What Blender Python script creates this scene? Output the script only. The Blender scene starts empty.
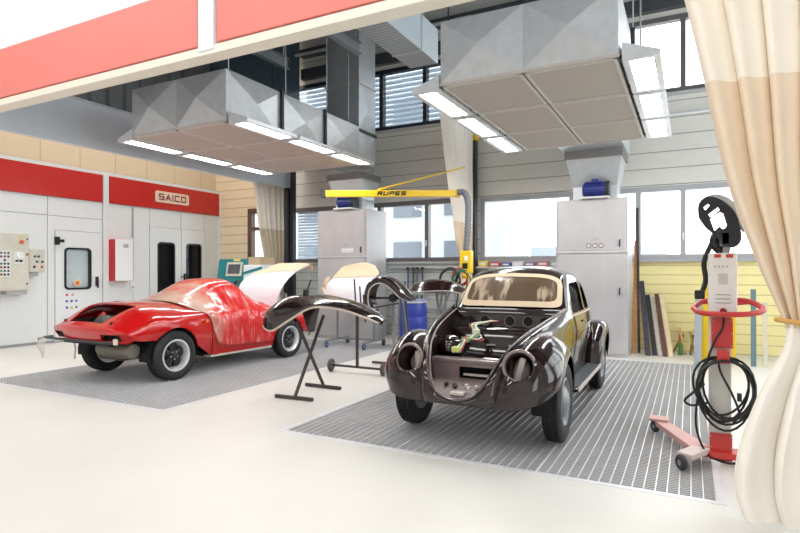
import bpy, bmesh, math, random
from mathutils import Vector, Matrix, noise
random.seed(7)
SC = bpy.context.scene
COL = SC.collection
R = math.radians
def V(*a): return Vector(a)

def lin(c):
    f = lambda v: v/12.92 if v <= .04045 else ((v+.055)/1.055)**2.4
    return tuple(f(v/255.) for v in c)

# ------------------------------------------------------------------ materials
class NT:
    def __init__(s, name):
        s.m = bpy.data.materials.new(name); s.m.use_nodes = True
        s.t = s.m.node_tree; s.t.nodes.clear()
        s.out = s.n('ShaderNodeOutputMaterial')
    def n(s, t, **kw):
        x = s.t.nodes.new(t)
        for k, v in kw.items(): setattr(x, k, v)
        return x
    def l(s, a, b): s.t.links.new(a, b)
    def math(s, op, a, b=None, c=None):
        x = s.n('ShaderNodeMath', operation=op)
        for i, q in enumerate((a, b, c)):
            if q is None: continue
            if isinstance(q, (int, float)): x.inputs[i].default_value = q
            else: s.l(q, x.inputs[i])
        return x.outputs[0]
    def mix(s, f, a, b):
        x = s.n('ShaderNodeMix', data_type='RGBA')
        if isinstance(f, (int, float)): x.inputs[0].default_value = f
        else: s.l(f, x.inputs[0])
        for i, q in ((6, a), (7, b)):
            if isinstance(q, tuple): x.inputs[i].default_value = (*q[:3], 1)
            else: s.l(q, x.inputs[i])
        return x.outputs[2]
    def coords(s):
        tc = s.n('ShaderNodeTexCoord'); sp = s.n('ShaderNodeSeparateXYZ')
        s.l(tc.outputs['Object'], sp.inputs[0]); return tc.outputs['Object'], sp.outputs
    def noise(s, scale=5, detail=4, stretch=None):
        tc = s.n('ShaderNodeTexCoord'); o = tc.outputs['Object']
        if stretch:
            mp = s.n('ShaderNodeMapping'); mp.inputs['Scale'].default_value = stretch
            s.l(o, mp.inputs[0]); o = mp.outputs[0]
        x = s.n('ShaderNodeTexNoise'); x.inputs['Scale'].default_value = scale; x.inputs['Detail'].default_value = detail
        s.l(o, x.inputs['Vector']); return x.outputs[0]
    def ramp(s, f, a, b):
        x = s.n('ShaderNodeMapRange'); x.inputs[1].default_value = a; x.inputs[2].default_value = b
        s.l(f, x.inputs[0]); return x.outputs[0]
    def stripe(s, o, period, width, off=0.):
        f = s.math('FRACT', s.math('MULTIPLY_ADD', o, 1./period, off))
        return s.math('LESS_THAN', f, width/period)
    def bsdf(s, col, rough=.5, metal=0, coat=0, bump=None, bstr=.3, bdist=.01, alpha=None, spec=None, trans=None):
        b = s.n('ShaderNodeBsdfPrincipled')
        for k, q in (('Base Color', col), ('Roughness', rough), ('Metallic', metal), ('Coat Weight', coat), ('Alpha', alpha), ('Specular IOR Level', spec), ('Transmission Weight', trans)):
            if q is None: continue
            if isinstance(q, tuple): b.inputs[k].default_value = (*q[:3], 1)
            elif isinstance(q, (int, float)): b.inputs[k].default_value = q
            else: s.l(q, b.inputs[k])
        b.inputs['Coat Roughness'].default_value = .03
        if bump is not None:
            x = s.n('ShaderNodeBump'); x.inputs['Strength'].default_value = bstr; x.inputs['Distance'].default_value = bdist
            s.l(bump, x.inputs['Height']); s.l(x.outputs[0], b.inputs['Normal'])
        s.l(b.outputs[0], s.out.inputs[0]); s.b = b
        return s.m
MATS = {}
def mat(name, rgb, rough=.5, metal=0, coat=0, var=.06, scale=6, spec=None, bump=0):
    """plain surface with a faint noise in its colour and gloss"""
    if name in MATS: return MATS[name]
    t = NT(name); c = lin(rgb)
    f = t.noise(scale, 5)
    col = t.mix(f, tuple(x*(1-var*2) for x in c), tuple(min(1, x*(1+var*2)) for x in c))
    r = t.math('MULTIPLY_ADD', f, .12, max(0, rough-.06)) if rough > .12 else rough
    MATS[name] = t.bsdf(col, r, metal, coat, f if bump else None, bump or .1, spec=spec)
    return MATS[name]

# ------------------------------------------------------------------ mesh builder
class MB:
    def __init__(s): s.v = []; s.f = []; s.T = None
    def add(s, vs, fs):
        b = len(s.v)
        s.v.extend((s.T @ Vector(v)) if s.T is not None else Vector(v) for v in vs)
        s.f.extend(tuple(b+i for i in f) for f in fs)
        return s
    def box(s, x0, x1, y0, y1, z0, z1):
        x0, x1 = min(x0, x1), max(x0, x1); y0, y1 = min(y0, y1), max(y0, y1); z0, z1 = min(z0, z1), max(z0, z1)
        return s.add([(x0,y0,z0),(x1,y0,z0),(x1,y1,z0),(x0,y1,z0),(x0,y0,z1),(x1,y0,z1),(x1,y1,z1),(x0,y1,z1)],
                     [(0,3,2,1),(4,5,6,7),(0,1,5,4),(1,2,6,5),(2,3,7,6),(3,0,4,7)])
    def cbox(s, c, d): return s.box(c[0]-d[0]/2, c[0]+d[0]/2, c[1]-d[1]/2, c[1]+d[1]/2, c[2]-d[2]/2, c[2]+d[2]/2)
    def bar(s, p, q, w, h, up=(0, 0, 1)):
        p, q, up = Vector(p), Vector(q), Vector(up); d = (q-p).normalized()
        if abs(d.dot(up)) > .98: up = Vector((1, 0, 0))
        x = d.cross(up).normalized()*w/2; y = x.cross(d).normalized()*h/2
        vs = [p-x-y, p+x-y, p+x+y, p-x+y, q-x-y, q+x-y, q+x+y, q-x+y]
        return s.add(vs, [(0,3,2,1),(4,5,6,7),(0,1,5,4),(1,2,6,5),(2,3,7,6),(3,0,4,7)])
    def tube(s, pts, r, n=10, closed=False, caps=True):
        pts = [Vector(p) for p in pts]; m = len(pts); rr = r if isinstance(r, (list, tuple)) else [r]*m
        t0 = (pts[1]-pts[0]).normalized(); u = t0.cross(Vector((0, 0, 1)))
        if u.length < .05: u = t0.cross(Vector((1, 0, 0)))
        u.normalize(); vs = []; fs = []
        for i, p in enumerate(pts):
            a = pts[i-1] if (i or closed) else p; b = pts[(i+1) % m] if (i < m-1 or closed) else p
            t = (b-a).normalized(); u = (u-t*u.dot(t)).normalized(); w = t.cross(u)
            for k in range(n):
                g = 2*math.pi*k/n; vs.append(p+(u*math.cos(g)+w*math.sin(g))*rr[i])
        for i in range(m if closed else m-1):
            j = (i+1) % m
            for k in range(n):
                l = (k+1) % n; fs.append((i*n+k, i*n+l, j*n+l, j*n+k))
        if caps and not closed:
            fs.append(tuple(range(n-1, -1, -1))); fs.append(tuple((m-1)*n+k for k in range(n)))
        return s.add(vs, fs)
    def cyl(s, p, q, r, n=16): return s.tube([p, q], r, n)
    def lathe(s, prof, o=(0,0,0), axis=(0,0,1), n=32, close=False):
        """prof: (radius, height along axis)"""
        a = Vector(axis).normalized(); u = a.cross(Vector((0,0,1)))
        if u.length < .1: u = Vector((1, 0, 0))
        u.normalize(); w = a.cross(u); o = Vector(o); vs = []; fs = []
        m = len(prof)
        for (r, h) in prof:
            for k in range(n):
                g = 2*math.pi*k/n; vs.append(o+a*h+(u*math.cos(g)+w*math.sin(g))*max(r, 1e-4))
        for i in range(m if close else m-1):
            j = (i+1) % m
            for k in range(n):
                l = (k+1) % n; fs.append((i*n+k, i*n+l, j*n+l, j*n+k))
        return s.add(vs, fs)
    def grid(s, rows, flip=False):
        b = len(rows[0]); vs = [p for r in rows for p in r]; fs = []
        for i in range(len(rows)-1):
            for j in range(b-1):
                q = (i*b+j, i*b+j+1, (i+1)*b+j+1, (i+1)*b+j)
                fs.append(q[::-1] if flip else q)
        return s.add(vs, fs)
    def prism(s, poly, axis, a, b):
        """poly of 2-D points extruded along axis 'x','y','z' from a to b"""
        def P(p, h):
            return {'x': (h, p[0], p[1]), 'y': (p[0], h, p[1]), 'z': (p[0], p[1], h)}[axis]
        n = len(poly); vs = [P(p, a) for p in poly]+[P(p, b) for p in poly]
        fs = [tuple(range(n-1, -1, -1)), tuple(range(n, 2*n))]+[(i, (i+1) % n, n+(i+1) % n, n+i) for i in range(n)]
        return s.add(vs, fs)
    def mesh(s, name, fix=True, merge=1e-5):
        me = bpy.data.meshes.new(name); me.from_pydata([tuple(v) for v in s.v], [], s.f)
        bm = bmesh.new(); bm.from_mesh(me)
        if merge: bmesh.ops.remove_doubles(bm, verts=bm.verts, dist=merge)
        if fix: bmesh.ops.recalc_face_normals(bm, faces=bm.faces)
        bm.to_mesh(me); bm.free(); return me
    def build(s, name, m, parent=None, smooth=35, bevel=0, solid=0, soff=-1, subsurf=0, cuts=(), merge=1e-5, fix=True):
        me = s.mesh(name, fix, merge); me.materials.append(m)
        o = bpy.data.objects.new(name, me); COL.objects.link(o)
        mods = False
        if subsurf:
            q = o.modifiers.new('s', 'SUBSURF'); q.levels = q.render_levels = subsurf; mods = True
        if solid:
            q = o.modifiers.new('t', 'SOLIDIFY'); q.thickness = solid; q.offset = soff; mods = True
        cobs = []
        for c in cuts:
            co = bpy.data.objects.new('cut', c.mesh('cut')); COL.objects.link(co); cobs.append(co)
            q = o.modifiers.new('b', 'BOOLEAN'); q.operation = 'DIFFERENCE'; q.object = co; q.solver = 'EXACT'; mods = True
        if bevel:
            q = o.modifiers.new('v', 'BEVEL'); q.width = bevel; q.segments = 2; q.limit_method = 'ANGLE'; q.angle_limit = R(40); mods = True
        if mods:
            dg = bpy.context.evaluated_depsgraph_get(); dg.update()
            nm = bpy.data.meshes.new_from_object(o.evaluated_get(dg)); o.modifiers.clear(); o.data = nm; nm.name = name
            for co in cobs: bpy.data.objects.remove(co)
        if smooth:
            o.data.polygons.foreach_set('use_smooth', [True]*len(o.data.polygons))
            o.data.set_sharp_from_angle(angle=R(smooth))
        if parent is not None: o.parent = parent
        return o

def cr(p0, p1, p2, p3, t):
    return (p1*2+(p2-p0)*t+(p0*2-p1*5+p2*4-p3)*t*t+(p1*3-p0-p2*3+p3)*t*t*t)*.5
def crline(pts, s):
    pts = [Vector(p) for p in pts]; o = []; n = len(pts)
    for i in range(n-1):
        a = pts[i-1] if i else pts[0]*2-pts[1]; d = pts[i+2] if i+2 < n else pts[-1]*2-pts[-2]
        for k in range(s): o.append(cr(a, pts[i], pts[i+1], d, k/s))
    o.append(pts[-1]); return o
def loft(net, su, sv):
    """net[row][col] control points -> finer grid through them"""
    rows = [crline(r, sv) for r in net]
    cols = [crline([r[j] for r in rows], su) for j in range(len(rows[0]))]
    return [[cols[j][i] for j in range(len(cols))] for i in range(len(cols[0]))]
def mir(rows): return [[Vector((-p[0], p[1], p[2])) for p in r] for r in rows]

def tag(o, label=None, cat=None, group=None, kind=None):
    if label: o['label'] = label
    if cat: o['category'] = cat
    if group: o['group'] = group
    if kind: o['kind'] = kind
    return o
def thing(name, label, cat, loc=(0,0,0), rz=0, group=None):
    o = bpy.data.objects.new(name, None); COL.objects.link(o); o.empty_display_size = .1
    o.location = loc; o.rotation_euler = (0, 0, rz); return tag(o, label, cat, group)
def copy_tree(o, parent=None):
    c = o.copy(); COL.objects.link(c); c.parent = parent
    for ch in list(o.children): copy_tree(ch, c)
    return c
def struct(name, mb, m, parent=None, **kw):
    o = mb.build(name, m, parent, **kw)
    if parent is None: o['kind'] = 'structure'
    return o
def text(s, size, name, m, parent, M, bold=.0, xs=1., shear=0, ext=.002):
    cu = bpy.data.curves.new('t', 'FONT'); cu.body = s; cu.size = size; cu.align_x = 'CENTER'; cu.align_y = 'CENTER'
    cu.offset = bold; cu.shear = shear; cu.extrude = ext
    o = bpy.data.objects.new('t', cu); COL.objects.link(o)
    dg = bpy.context.evaluated_depsgraph_get(); dg.update()
    me = bpy.data.meshes.new_from_object(o.evaluated_get(dg)); bpy.data.objects.remove(o)
    me.transform(M @ Matrix.Diagonal((xs, 1, 1, 1))); me.materials.clear(); me.materials.append(m)
    r = bpy.data.objects.new(name, me); COL.objects.link(r); r.parent = parent
    return r
STROKES = {'S': [[(1,1),(0,1),(0,.5),(1,.5),(1,0),(0,0)]], 'A': [[(0,0),(.5,1),(1,0)],[(.2,.33),(.8,.33)]], 'I': [[(0,0),(0,1)]], 'C': [[(1,1),(0,1),(0,0),(1,0)]],
 'O': [[(0,0),(0,1),(1,1),(1,0),(0,0)]], 'R': [[(0,0),(0,1),(1,1),(1,.5),(0,.5)],[(.5,.5),(1,0)]], 'U': [[(0,1),(0,0),(1,0),(1,1)]], 'P': [[(0,0),(0,1),(1,1),(1,.45),(0,.45)]], 'E': [[(1,1),(0,1),(0,0),(1,0)],[(0,.5),(.85,.5)]]}
def block_text(s, h, w, sw, gap, name, m, parent, M, shear=0., depth=.004):
    """squared block lettering built from strokes, centred on M"""
    ws = [0 if c == 'I' else w for c in s]; x = -(sum(ws)+(gap+sw)*(len(s)-1))/2; mb = MB(); mb.T = M
    for c, cw in zip(s, ws):
        for line in STROKES[c]:
            P = [V(x+p[0]*cw+shear*(p[1]-.5)*h, (p[1]-.5)*(h-sw), 0) for p in line]
            for a, b in zip(P, P[1:]):
                d = (b-a).normalized()*sw*.5; n = V(-d.y, d.x, 0)
                q = [a-d-n, b+d-n, b+d+n, a-d+n]; z = V(0, 0, depth)
                mb.add(q+[p+z for p in q], [(0,3,2,1),(4,5,6,7),(0,1,5,4),(1,2,6,5),(2,3,7,6),(3,0,4,7)])
        x += cw+gap+sw
    return mb.build(name, m, parent, smooth=0, merge=0)
def face_m(loc, normal):
    """matrix taking the XY plane (text) to a vertical wall facing 'normal' at loc"""
    z = Vector(normal).normalized(); y = Vector((0,0,1)); x = y.cross(z).normalized()
    return Matrix.Translation(loc) @ Matrix((x, y, z)).transposed().to_4x4()
def walls(xs, zs, holes, axis, a, b):
    """a wall slab in cells, leaving out the cells whose centre is in a hole (x0,x1,z0,z1)"""
    mb = MB()
    xs = sorted(set(xs+[h[0] for h in holes]+[h[1] for h in holes])); zs = sorted(set(zs+[h[2] for h in holes]+[h[3] for h in holes]))
    for i in range(len(xs)-1):
        for j in range(len(zs)-1):
            cx, cz = (xs[i]+xs[i+1])/2, (zs[j]+zs[j+1])/2
            if any(h[0] < cx < h[1] and h[2] < cz < h[3] for h in holes): continue
            if axis == 'y': mb.box(xs[i], xs[i+1], a, b, zs[j], zs[j+1])
            else: mb.box(a, b, xs[i], xs[i+1], zs[j], zs[j+1])
    return mb
WORLD, EXPO, HALL, GLOW, AISLE = 4.0, 0.2, 74, 32., 150
# ================================================================== SETTING
# --- materials of the shell
t = NT('floor_epoxy'); f = t.noise(1.3, 3); g = t.noise(2, 3)
M_floor = t.bsdf(t.mix(f, lin((208, 206, 201)), lin((222, 220, 214))), t.math('MULTIPLY_ADD', g, .08, .36), 0, 0)
def siding(name, rgb, dark, period=.30):
    t = NT(name); _, s = t.coords()
    k = t.stripe(s[2], period, .014); f = t.noise(3, 4, (1, 1, 6)); c = lin(rgb)
    col = t.mix(k, t.mix(f, tuple(x*.93 for x in c), tuple(x*1.06 for x in c)), lin(dark))
    return t.bsdf(col, .55, bump=t.math('SUBTRACT', 1., k), bstr=.6, bdist=.012)
M_side = siding('cream_siding', (222, 220, 212), (140, 138, 132))
M_sidew = siding('warm_siding', (233, 214, 184), (176, 152, 120), .24)
M_sidey = siding('yellow_siding', (240, 228, 168), (196, 182, 120), .17)
M_sideg = siding('greygreen_siding', (206, 211, 208), (140, 144, 142), .2)
M_booth = mat('booth_white_panel', (226, 230, 232), .35, var=.02)
M_conc = mat('beige_concrete', (226, 208, 182), .8, var=.04, scale=2)
M_red = mat('red_band_paint', (196, 30, 24), .3, coat=.3, var=.03)
M_redf = mat('red_fascia_panel', (234, 132, 122), .55, var=.04, scale=1)  # red paled to salmon: the glare on the panels is put into the colour
M_white = mat('white_painted_sheet', (238, 240, 243), .4, var=.015)
M_cream = mat('cream_edge', (236, 230, 214), .4, var=.02)
M_blueg = mat('bluegrey_sheet', (204, 214, 220), .35, var=.03, scale=2)
M_dark = mat('dark_steel', (52, 56, 62), .45, .2)
M_black = mat('black_rubber', (24, 24, 26), .55)
M_blackp = mat('black_plastic', (20, 20, 22), .3)
M_taupe = mat('taupe_window_frame', (112, 106, 106), .4)
M_greyf = mat('grey_window_frame', (168, 170, 174), .4)
M_brown = mat('brown_window_frame', (98, 72, 60), .45)
M_pit = mat('dark_pit', (70, 70, 73), .9)
M_roof = mat('dark_roof_sheet', (58, 60, 62), .7)
t = NT('window_glass'); a = t.n('ShaderNodeBsdfTransparent'); a.inputs[0].default_value = (.93, .96, .97, 1)
b = t.n('ShaderNodeBsdfGlossy'); b.inputs['Roughness'].default_value = .02; x = t.n('ShaderNodeMixShader'); x.inputs[0].default_value = .035
t.l(a.outputs[0], x.inputs[1]); t.l(b.outputs[0], x.inputs[2]); t.l(x.outputs[0], t.out.inputs[0]); M_glass = t.m

# --- floor with two grated pits
G_R = (-3.27, .20, 3.92, 9.70); G_L = (-8.22, -4.77, 3.92, 9.70)
mb = MB()
fx = [-13.5, G_L[0], G_L[1], G_R[0], G_R[1], 4.5]; fy = [-6.5, 3.92, 9.70, 11.6]
for i in range(5):
    for j in range(3):
        if j == 1 and i in (1, 3): continue
        mb.add([(fx[i],fy[j],0),(fx[i+1],fy[j],0),(fx[i+1],fy[j+1],0),(fx[i],fy[j+1],0)], [(0,1,2,3)])
struct('floor', mb, M_floor, smooth=0, fix=False)
for g in (G_L, G_R):
    mb = MB(); x0, x1, y0, y1 = g; d = -.16
    mb.add([(x0,y0,0),(x1,y0,0),(x1,y1,0),(x0,y1,0),(x0,y0,d),(x1,y0,d),(x1,y1,d),(x0,y1,d)], [(4,5,6,7),(0,1,5,4),(1,2,6,5),(2,3,7,6),(3,0,4,7)])
    struct('floor_pit', mb, M_pit, smooth=0, fix=False)
t = NT('galvanised_grating'); f = t.noise(2.2, 5)
M_grate = t.bsdf(t.mix(f, lin((168, 166, 166)), lin((198, 197, 198))), .5, .2)
M_bar = mat('bright_bearing_bar', (226, 227, 230), .35, .2, var=.05)
def grating(g, label):
    x0, x1, y0, y1 = g
    th = thing('floor_grating', label, 'grating', ((x0+x1)/2, y0, 0), 0, 'spray bay floor gratings')
    w = (x1-x0)/2; L = y1-y0
    mb = MB(); e = .05
    mb.box(-w, w, 0, e, -.05, .003).box(-w, w, L-e, L, -.05, .003).box(-w, -w+e, e, L-e, -.05, .003).box(w-e, w, e, L-e, -.05, .003)
    mb.build('grating_frame', M_bar, th, smooth=0)
    for k in range(3):
        a = -w+e+.004+k*(2*w-2*e)/3; b = a+(2*w-2*e)/3-.008
        pn = MB(); y = e+.012
        while y < L-e:
            pn.box(a, b, y, y+.012, -.03, -.004); y += .034
        p = pn.build('grating_panel', M_grate, th, smooth=0, merge=0)
        br = MB(); n = 16
        for i in range(n+1):
            x = a+(b-a)*i/n; br.box(x-.0038, x+.0038, e+.004, L-e-.004, -.035, 0)
        br.build('bearing_grid', M_bar, p, smooth=0, merge=0)
grating(G_L, 'steel floor grating under the red sports car')
grating(G_R, 'steel floor grating under the black rounded car')

# --- back wall at Y = 11.2
BW = 11.2
holes = [(-8.94, -4.55, 4.65, 6.05), (-3.6, 2.6, 4.65, 6.05), (-8.94, -4.2, 1.65, 3.0), (-3.9, 2.6, 1.65, 2.98), (-10.33, -9.35, 1.2, 3.08)]
struct('wall_back', walls([-9.15, 3.2], [1.62, 7.2], holes[:4], 'y', BW, BW+.25), M_side, smooth=0, merge=0)
struct('wall_back_end', walls([-11.5, -9.15], [0, 7.2], holes[4:], 'y', BW, BW+.25), M_sidew, smooth=0, merge=0)
struct('wall_back_low', walls([-9.15, -2.1], [0, 1.62], [], 'y', BW, BW+.25), M_sideg, smooth=0)
struct('wall_back_yellow', walls([-2.1, 3.2], [0, 1.62], [], 'y', BW, BW+.25), M_sidey, smooth=0)
t = NT('translucent_louvre'); a = t.n('ShaderNodeBsdfTranslucent'); a.inputs[0].default_value = (.62, .68, .74, 1)
b = t.n('ShaderNodeBsdfDiffuse'); b.inputs[0].default_value = (.8, .84, .88, 1); x = t.n('ShaderNodeMixShader'); x.inputs[0].default_value = .5
t.l(a.outputs[0], x.inputs[1]); t.l(b.outputs[0], x.inputs[2]); t.l(x.outputs[0], t.out.inputs[0]); M_slat = t.m
def window(name, h, mull, m, blind=False, sill=True, fr=.09, rails=(), handles=()):
    x0, x1, z0, z1 = h; mb = MB(); a, b = BW-.02, BW+.12
    mb.box(x0, x1, a, b, z0, z0+fr).box(x0, x1, a, b, z1-fr, z1)
    xs = [x0]+list(mull)+[x1]
    for i, x in enumerate(xs):
        w = fr/2 if 0 < i < len(xs)-1 else fr
        mb.box(max(x0, x-w), min(x1, x+w), a-.003, b+.003, z0+.001, z1-.001)
    for (ra, rb, rz) in rails: mb.box(ra, rb, a, b, rz-.04, rz+.04)
    o = struct(name, mb, m, smooth=0, merge=0)
    for i in range(len(xs)-1):
        MB().box(xs[i]+fr*.5, xs[i+1]-fr*.5, BW+.045, BW+.053, z0+fr*.8, z1-fr*.8).build('pane', M_glass, o, smooth=0)
    if sill: MB().box(x0-.05, x1+.05, BW-.09, BW+.01, z0-.05, z0).build('window_sill', M_greyf if m is M_greyf else mat('pale_sill', (190, 192, 192), .5), o, smooth=0, bevel=.006)
    for x in handles:
        MB().cbox((x, BW-.035, z0+.42), (.03, .02, .1)).bar((x, BW-.05, z0+.45), (x, BW-.05, z0+.33), .018, .018).build('window_handle', M_white, o, smooth=0, bevel=.004)
    if blind:
        s = MB(); z = z0+.1
        while z < z1-.06:
            s.add([(x0+.1, BW+.17, z), (x1-.1, BW+.17, z), (x1-.1, BW+.21, z+.1), (x0+.1, BW+.21, z+.1)], [(0,1,2,3)]); z += .112
        s.build('louvre_blind', M_slat, o, smooth=0, solid=.006, merge=0)
    return o
window('window_1', holes[0], (-7.55, -6.3, -5.2), M_dark, blind=True)
window('window_2', holes[1], (-2.4, -.11, 1.2), M_taupe)
window('window_3', holes[2], (-7.55, -6.35, -5.15), M_taupe, handles=(-5.15,))
window('window_4', holes[3], (-2.05, -.85, -.11, 1.2), M_greyf, handles=(-.11,))
window('window_5', holes[4], (), M_brown, sill=False, fr=.13, rails=((-10.2, -9.48, 2.55), (-10.2, -9.48, 1.75)))
# second blind in the lower left window behind the cabinet
o = bpy.data.objects['window_3']; s = MB(); z = 1.75
while z < 2.9:
    s.add([(-8.84, BW+.17, z), (-7.6, BW+.17, z), (-7.6, BW+.22, z+.06), (-8.84, BW+.22, z+.06)], [(0,1,2,3)]); z += .075
s.build('louvre_blind', M_slat, o, smooth=0, solid=.006, merge=0)

# --- ceiling, roof members
mb = MB().box(-13.5, 4.5, 3.9, 11.5, 7.15, 7.3)
struct('ceiling', mb, M_roof, smooth=0)
M_purl = mat('grey_roof_member', (160, 162, 160), .6)
for y, z in ((5.6, 6.95), (7.5, 6.95), (8.6, 6.95)):
    mb = MB().box(-8.5, 4, y-.06, y+.06, z-.02, z+.2).box(-8.5, 4, y-.12, y+.12, z-.04, z-.02)
    struct('ceiling_purlin', mb, M_purl, smooth=0, merge=0)
struct('ceiling_lintel', MB().box(-8.5, 3, 11.06, 11.2, 6.15, 6.4).box(-8.5, 3, 11.0, 11.2, 6.7, 6.86), mat('lintel_grey', (74, 76, 80), .5), smooth=0, merge=0)

# --- left wall: the spray booth with its red bands, concrete above
BX = -11.35
gap = .007
mb = MB(); seams = [2.0, 3.2, 4.4, 5.6, 6.62, 7.79, 7.93, 8.55, 8.98, 9.9, 10.66, 11.2]
doors = {(6.62, 7.79): 0}
for i in range(len(seams)-1):
    a, b = seams[i]+gap, seams[i+1]-gap
    if (seams[i], seams[i+1]) == (6.62, 7.79):
        mb.box(BX-.06, BX, a, b, 2.56, 2.93).box(BX-.06, BX, a, 6.76, 0, 2.55).box(BX-.06, BX, 7.73, b, 0, 2.55).box(BX-.06, BX, 6.76, 7.73, 2.27, 2.55)
        continue
    if i == 5: mb.box(BX-.06, BX+.03, a, b, 0, 3.56); continue
    if seams[i] in (8.98, 9.9): mb.box(BX-.06, BX, a, b, 2.5, 2.93); continue
    mb.box(BX-.06, BX, a, b, 0, 2.55 if i < 5 else 2.93)
    if i < 5: mb.box(BX-.06, BX, a, b, 2.56, 2.93)
mb.box(BX-.06, BX+.015, 2., 11.2, 3.53, 3.6)
mb.box(BX-.07, BX-.05, 2., 11.2, 0, 3.5)
wl = struct('wall_left', mb, M_booth, smooth=0, merge=0)
struct('baseboard_left', MB().box(BX, BX+.02, 2., 6.75, 0, .05).box(BX, BX+.02, 7.74, 8.97, 0, .05), mat('grey_base', (150, 152, 154), .4), smooth=0, merge=0)
struct('wall_left_upper', MB().box(BX-.4, BX-.15, 2, 11.5, 3.5, 7.2), None or NT('x') and (lambda: (lambda t: (lambda s: t.bsdf(t.mix(t.stripe(s[1], .82, .012), lin((226, 206, 178)), lin((176, 156, 130))), .8))(t.coords()[1]))(NT('beige_wall_panels')))(), smooth=0)
struct('trim_1', MB().box(BX-.02, BX+.025, 2., 7.78, 2.94, 3.53), M_red, smooth=0, bevel=.006)
struct('trim_2', MB().box(BX-.02, BX+.025, 7.95, 11.17, 2.94, 3.53), M_red, smooth=0, bevel=.006)
struct('trim_3', MB().box(BX-.02, BX+.035, 11.165, 11.2, 0, 3.56), M_booth, smooth=0)
sg = thing('wall_sign', 'cream SAICO sign on the red band of the white booth', 'sign', (BX+.03, 9.62, 3.235))
def rrect(w, h, r, n=5):
    o = []
    for cx, cy, a in ((w/2-r, h/2-r, 0), (-w/2+r, h/2-r, 90), (-w/2+r, -h/2+r, 180), (w/2-r, -h/2+r, 270)):
        for k in range(n+1): o.append((cx+r*math.cos(R(a+90*k/n)), cy+r*math.sin(R(a+90*k/n))))
    return o
MB().prism(rrect(1.0, .27, .05), 'x', 0, .012).build('sign_plate', mat('cream_sign', (240, 216, 196), .4), sg, smooth=30)
block_text('SAICO', .155, .125, .03, .04, 'sign_lettering', mat('dark_red_letters', (140, 26, 24), .4), sg, face_m((.012, 0, .0), (1, 0, 0)))

t = NT('dark_door_glass'); a = t.n('ShaderNodeBsdfTransparent'); a.inputs[0].default_value = (.30, .33, .36, 1)
b = t.n('ShaderNodeBsdfGlossy'); b.inputs['Roughness'].default_value = .05; x = t.n('ShaderNodeMixShader'); x.inputs[0].default_value = .03
t.l(a.outputs[0], x.inputs[1]); t.l(b.outputs[0], x.inputs[2]); t.l(x.outputs[0], t.out.inputs[0]); M_dglass = t.m
def rdoor(name, y0, y1, z1, win, hinge=True, wz=(1.08, 1.9), tint=None, hside=1):
    o = struct(name, walls([y0, y1], [0.02, z1], [(win[0], win[1], wz[0], wz[1])], 'x', BX-.05, BX+.015), M_booth, smooth=0, merge=1e-4)
    cy, cz = (win[0]+win[1])/2, (wz[0]+wz[1])/2; w, h = win[1]-win[0], wz[1]-wz[0]
    out = rrect(w+.05, h+.05, .09); inn = rrect(w-.03, h-.03, .06); mb = MB(); n = len(out)
    vs = [(BX+.03, cy+p[0], cz+p[1]) for p in out]+[(BX+.03, cy+p[0], cz+p[1]) for p in inn]
    vs += [(BX-.03, cy+p[0], cz+p[1]) for p in out]+[(BX-.03, cy+p[0], cz+p[1]) for p in inn]
    for i in range(n):
        j = (i+1) % n
        mb.add([vs[i], vs[j], vs[n+j], vs[n+i]], [(0,1,2,3)]); mb.add([vs[i], vs[j], vs[2*n+j], vs[2*n+i]], [(0,1,2,3)]); mb.add([vs[n+i], vs[n+j], vs[3*n+j], vs[3*n+i]], [(0,1,2,3)])
    mb.build('window_gasket', M_blackp, o, smooth=30)
    MB().box(BX-.012, BX-.004, cy-w/2-.01, cy+w/2+.01, cz-h/2-.01, cz+h/2+.01).build('pane', tint or M_glass, o, smooth=0)
    return o
d1 = rdoor('door_1', 6.77, 7.72, 2.26, (6.97, 7.5))
MB().cbox((BX+.04, 7.64, 1.22), (.05, .05, .2)).bar((BX+.07, 7.64, 1.25), (BX+.07, 7.64, 1.08), .03, .03).build('door_handle', M_blackp, d1, bevel=.006)
for z in (2.05,):
    MB().cbox((BX+.04, 6.79, z), (.06, .08, .16)).cbox((BX+.06, 6.87, z+.0), (.03, .1, .06)).build('door_hinge', M_blackp, d1, smooth=0, bevel=.006)
t = NT('lit_booth_interior'); t.bsdf(lin((180, 206, 234)), .6); t.b.inputs['Emission Color'].default_value = (*lin((150, 190, 235)), 1); t.b.inputs['Emission Strength'].default_value = .45; M_lit = t.m
MB().box(BX-.3, BX-.24, 6.9, 7.6, 1.0, 2.0).build('pane_view', M_lit, d1, smooth=0)
MB().box(BX-.2, BX-.1, 7.27, 7.48, 1.0, 1.95).build('filter_rack', (lambda t: (lambda s: t.bsdf(t.mix(t.stripe(s[2], .11, .05), lin((90, 100, 110)), lin((140, 160, 175))), .5))(t.coords()[1]))(NT('stacked_filters')), d1, smooth=0)
mb = MB().prism([(7.23+.075*math.cos(R(a)), 1.19+.075*math.sin(R(a))) for a in range(0, 360, 20)], 'x', BX+.001, BX+.004); mb.build('warning_sticker', mat('orange_white_sticker', (238, 214, 170), .5), d1, smooth=0)
MB().prism([(7.23+.05*math.cos(R(a)), 1.19+.05*math.sin(R(a))) for a in range(0, 360, 60)], 'x', BX+.004, BX+.006).build('warning_mark', mat('orange_mark', (220, 110, 50), .5), d1, smooth=0)
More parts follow.
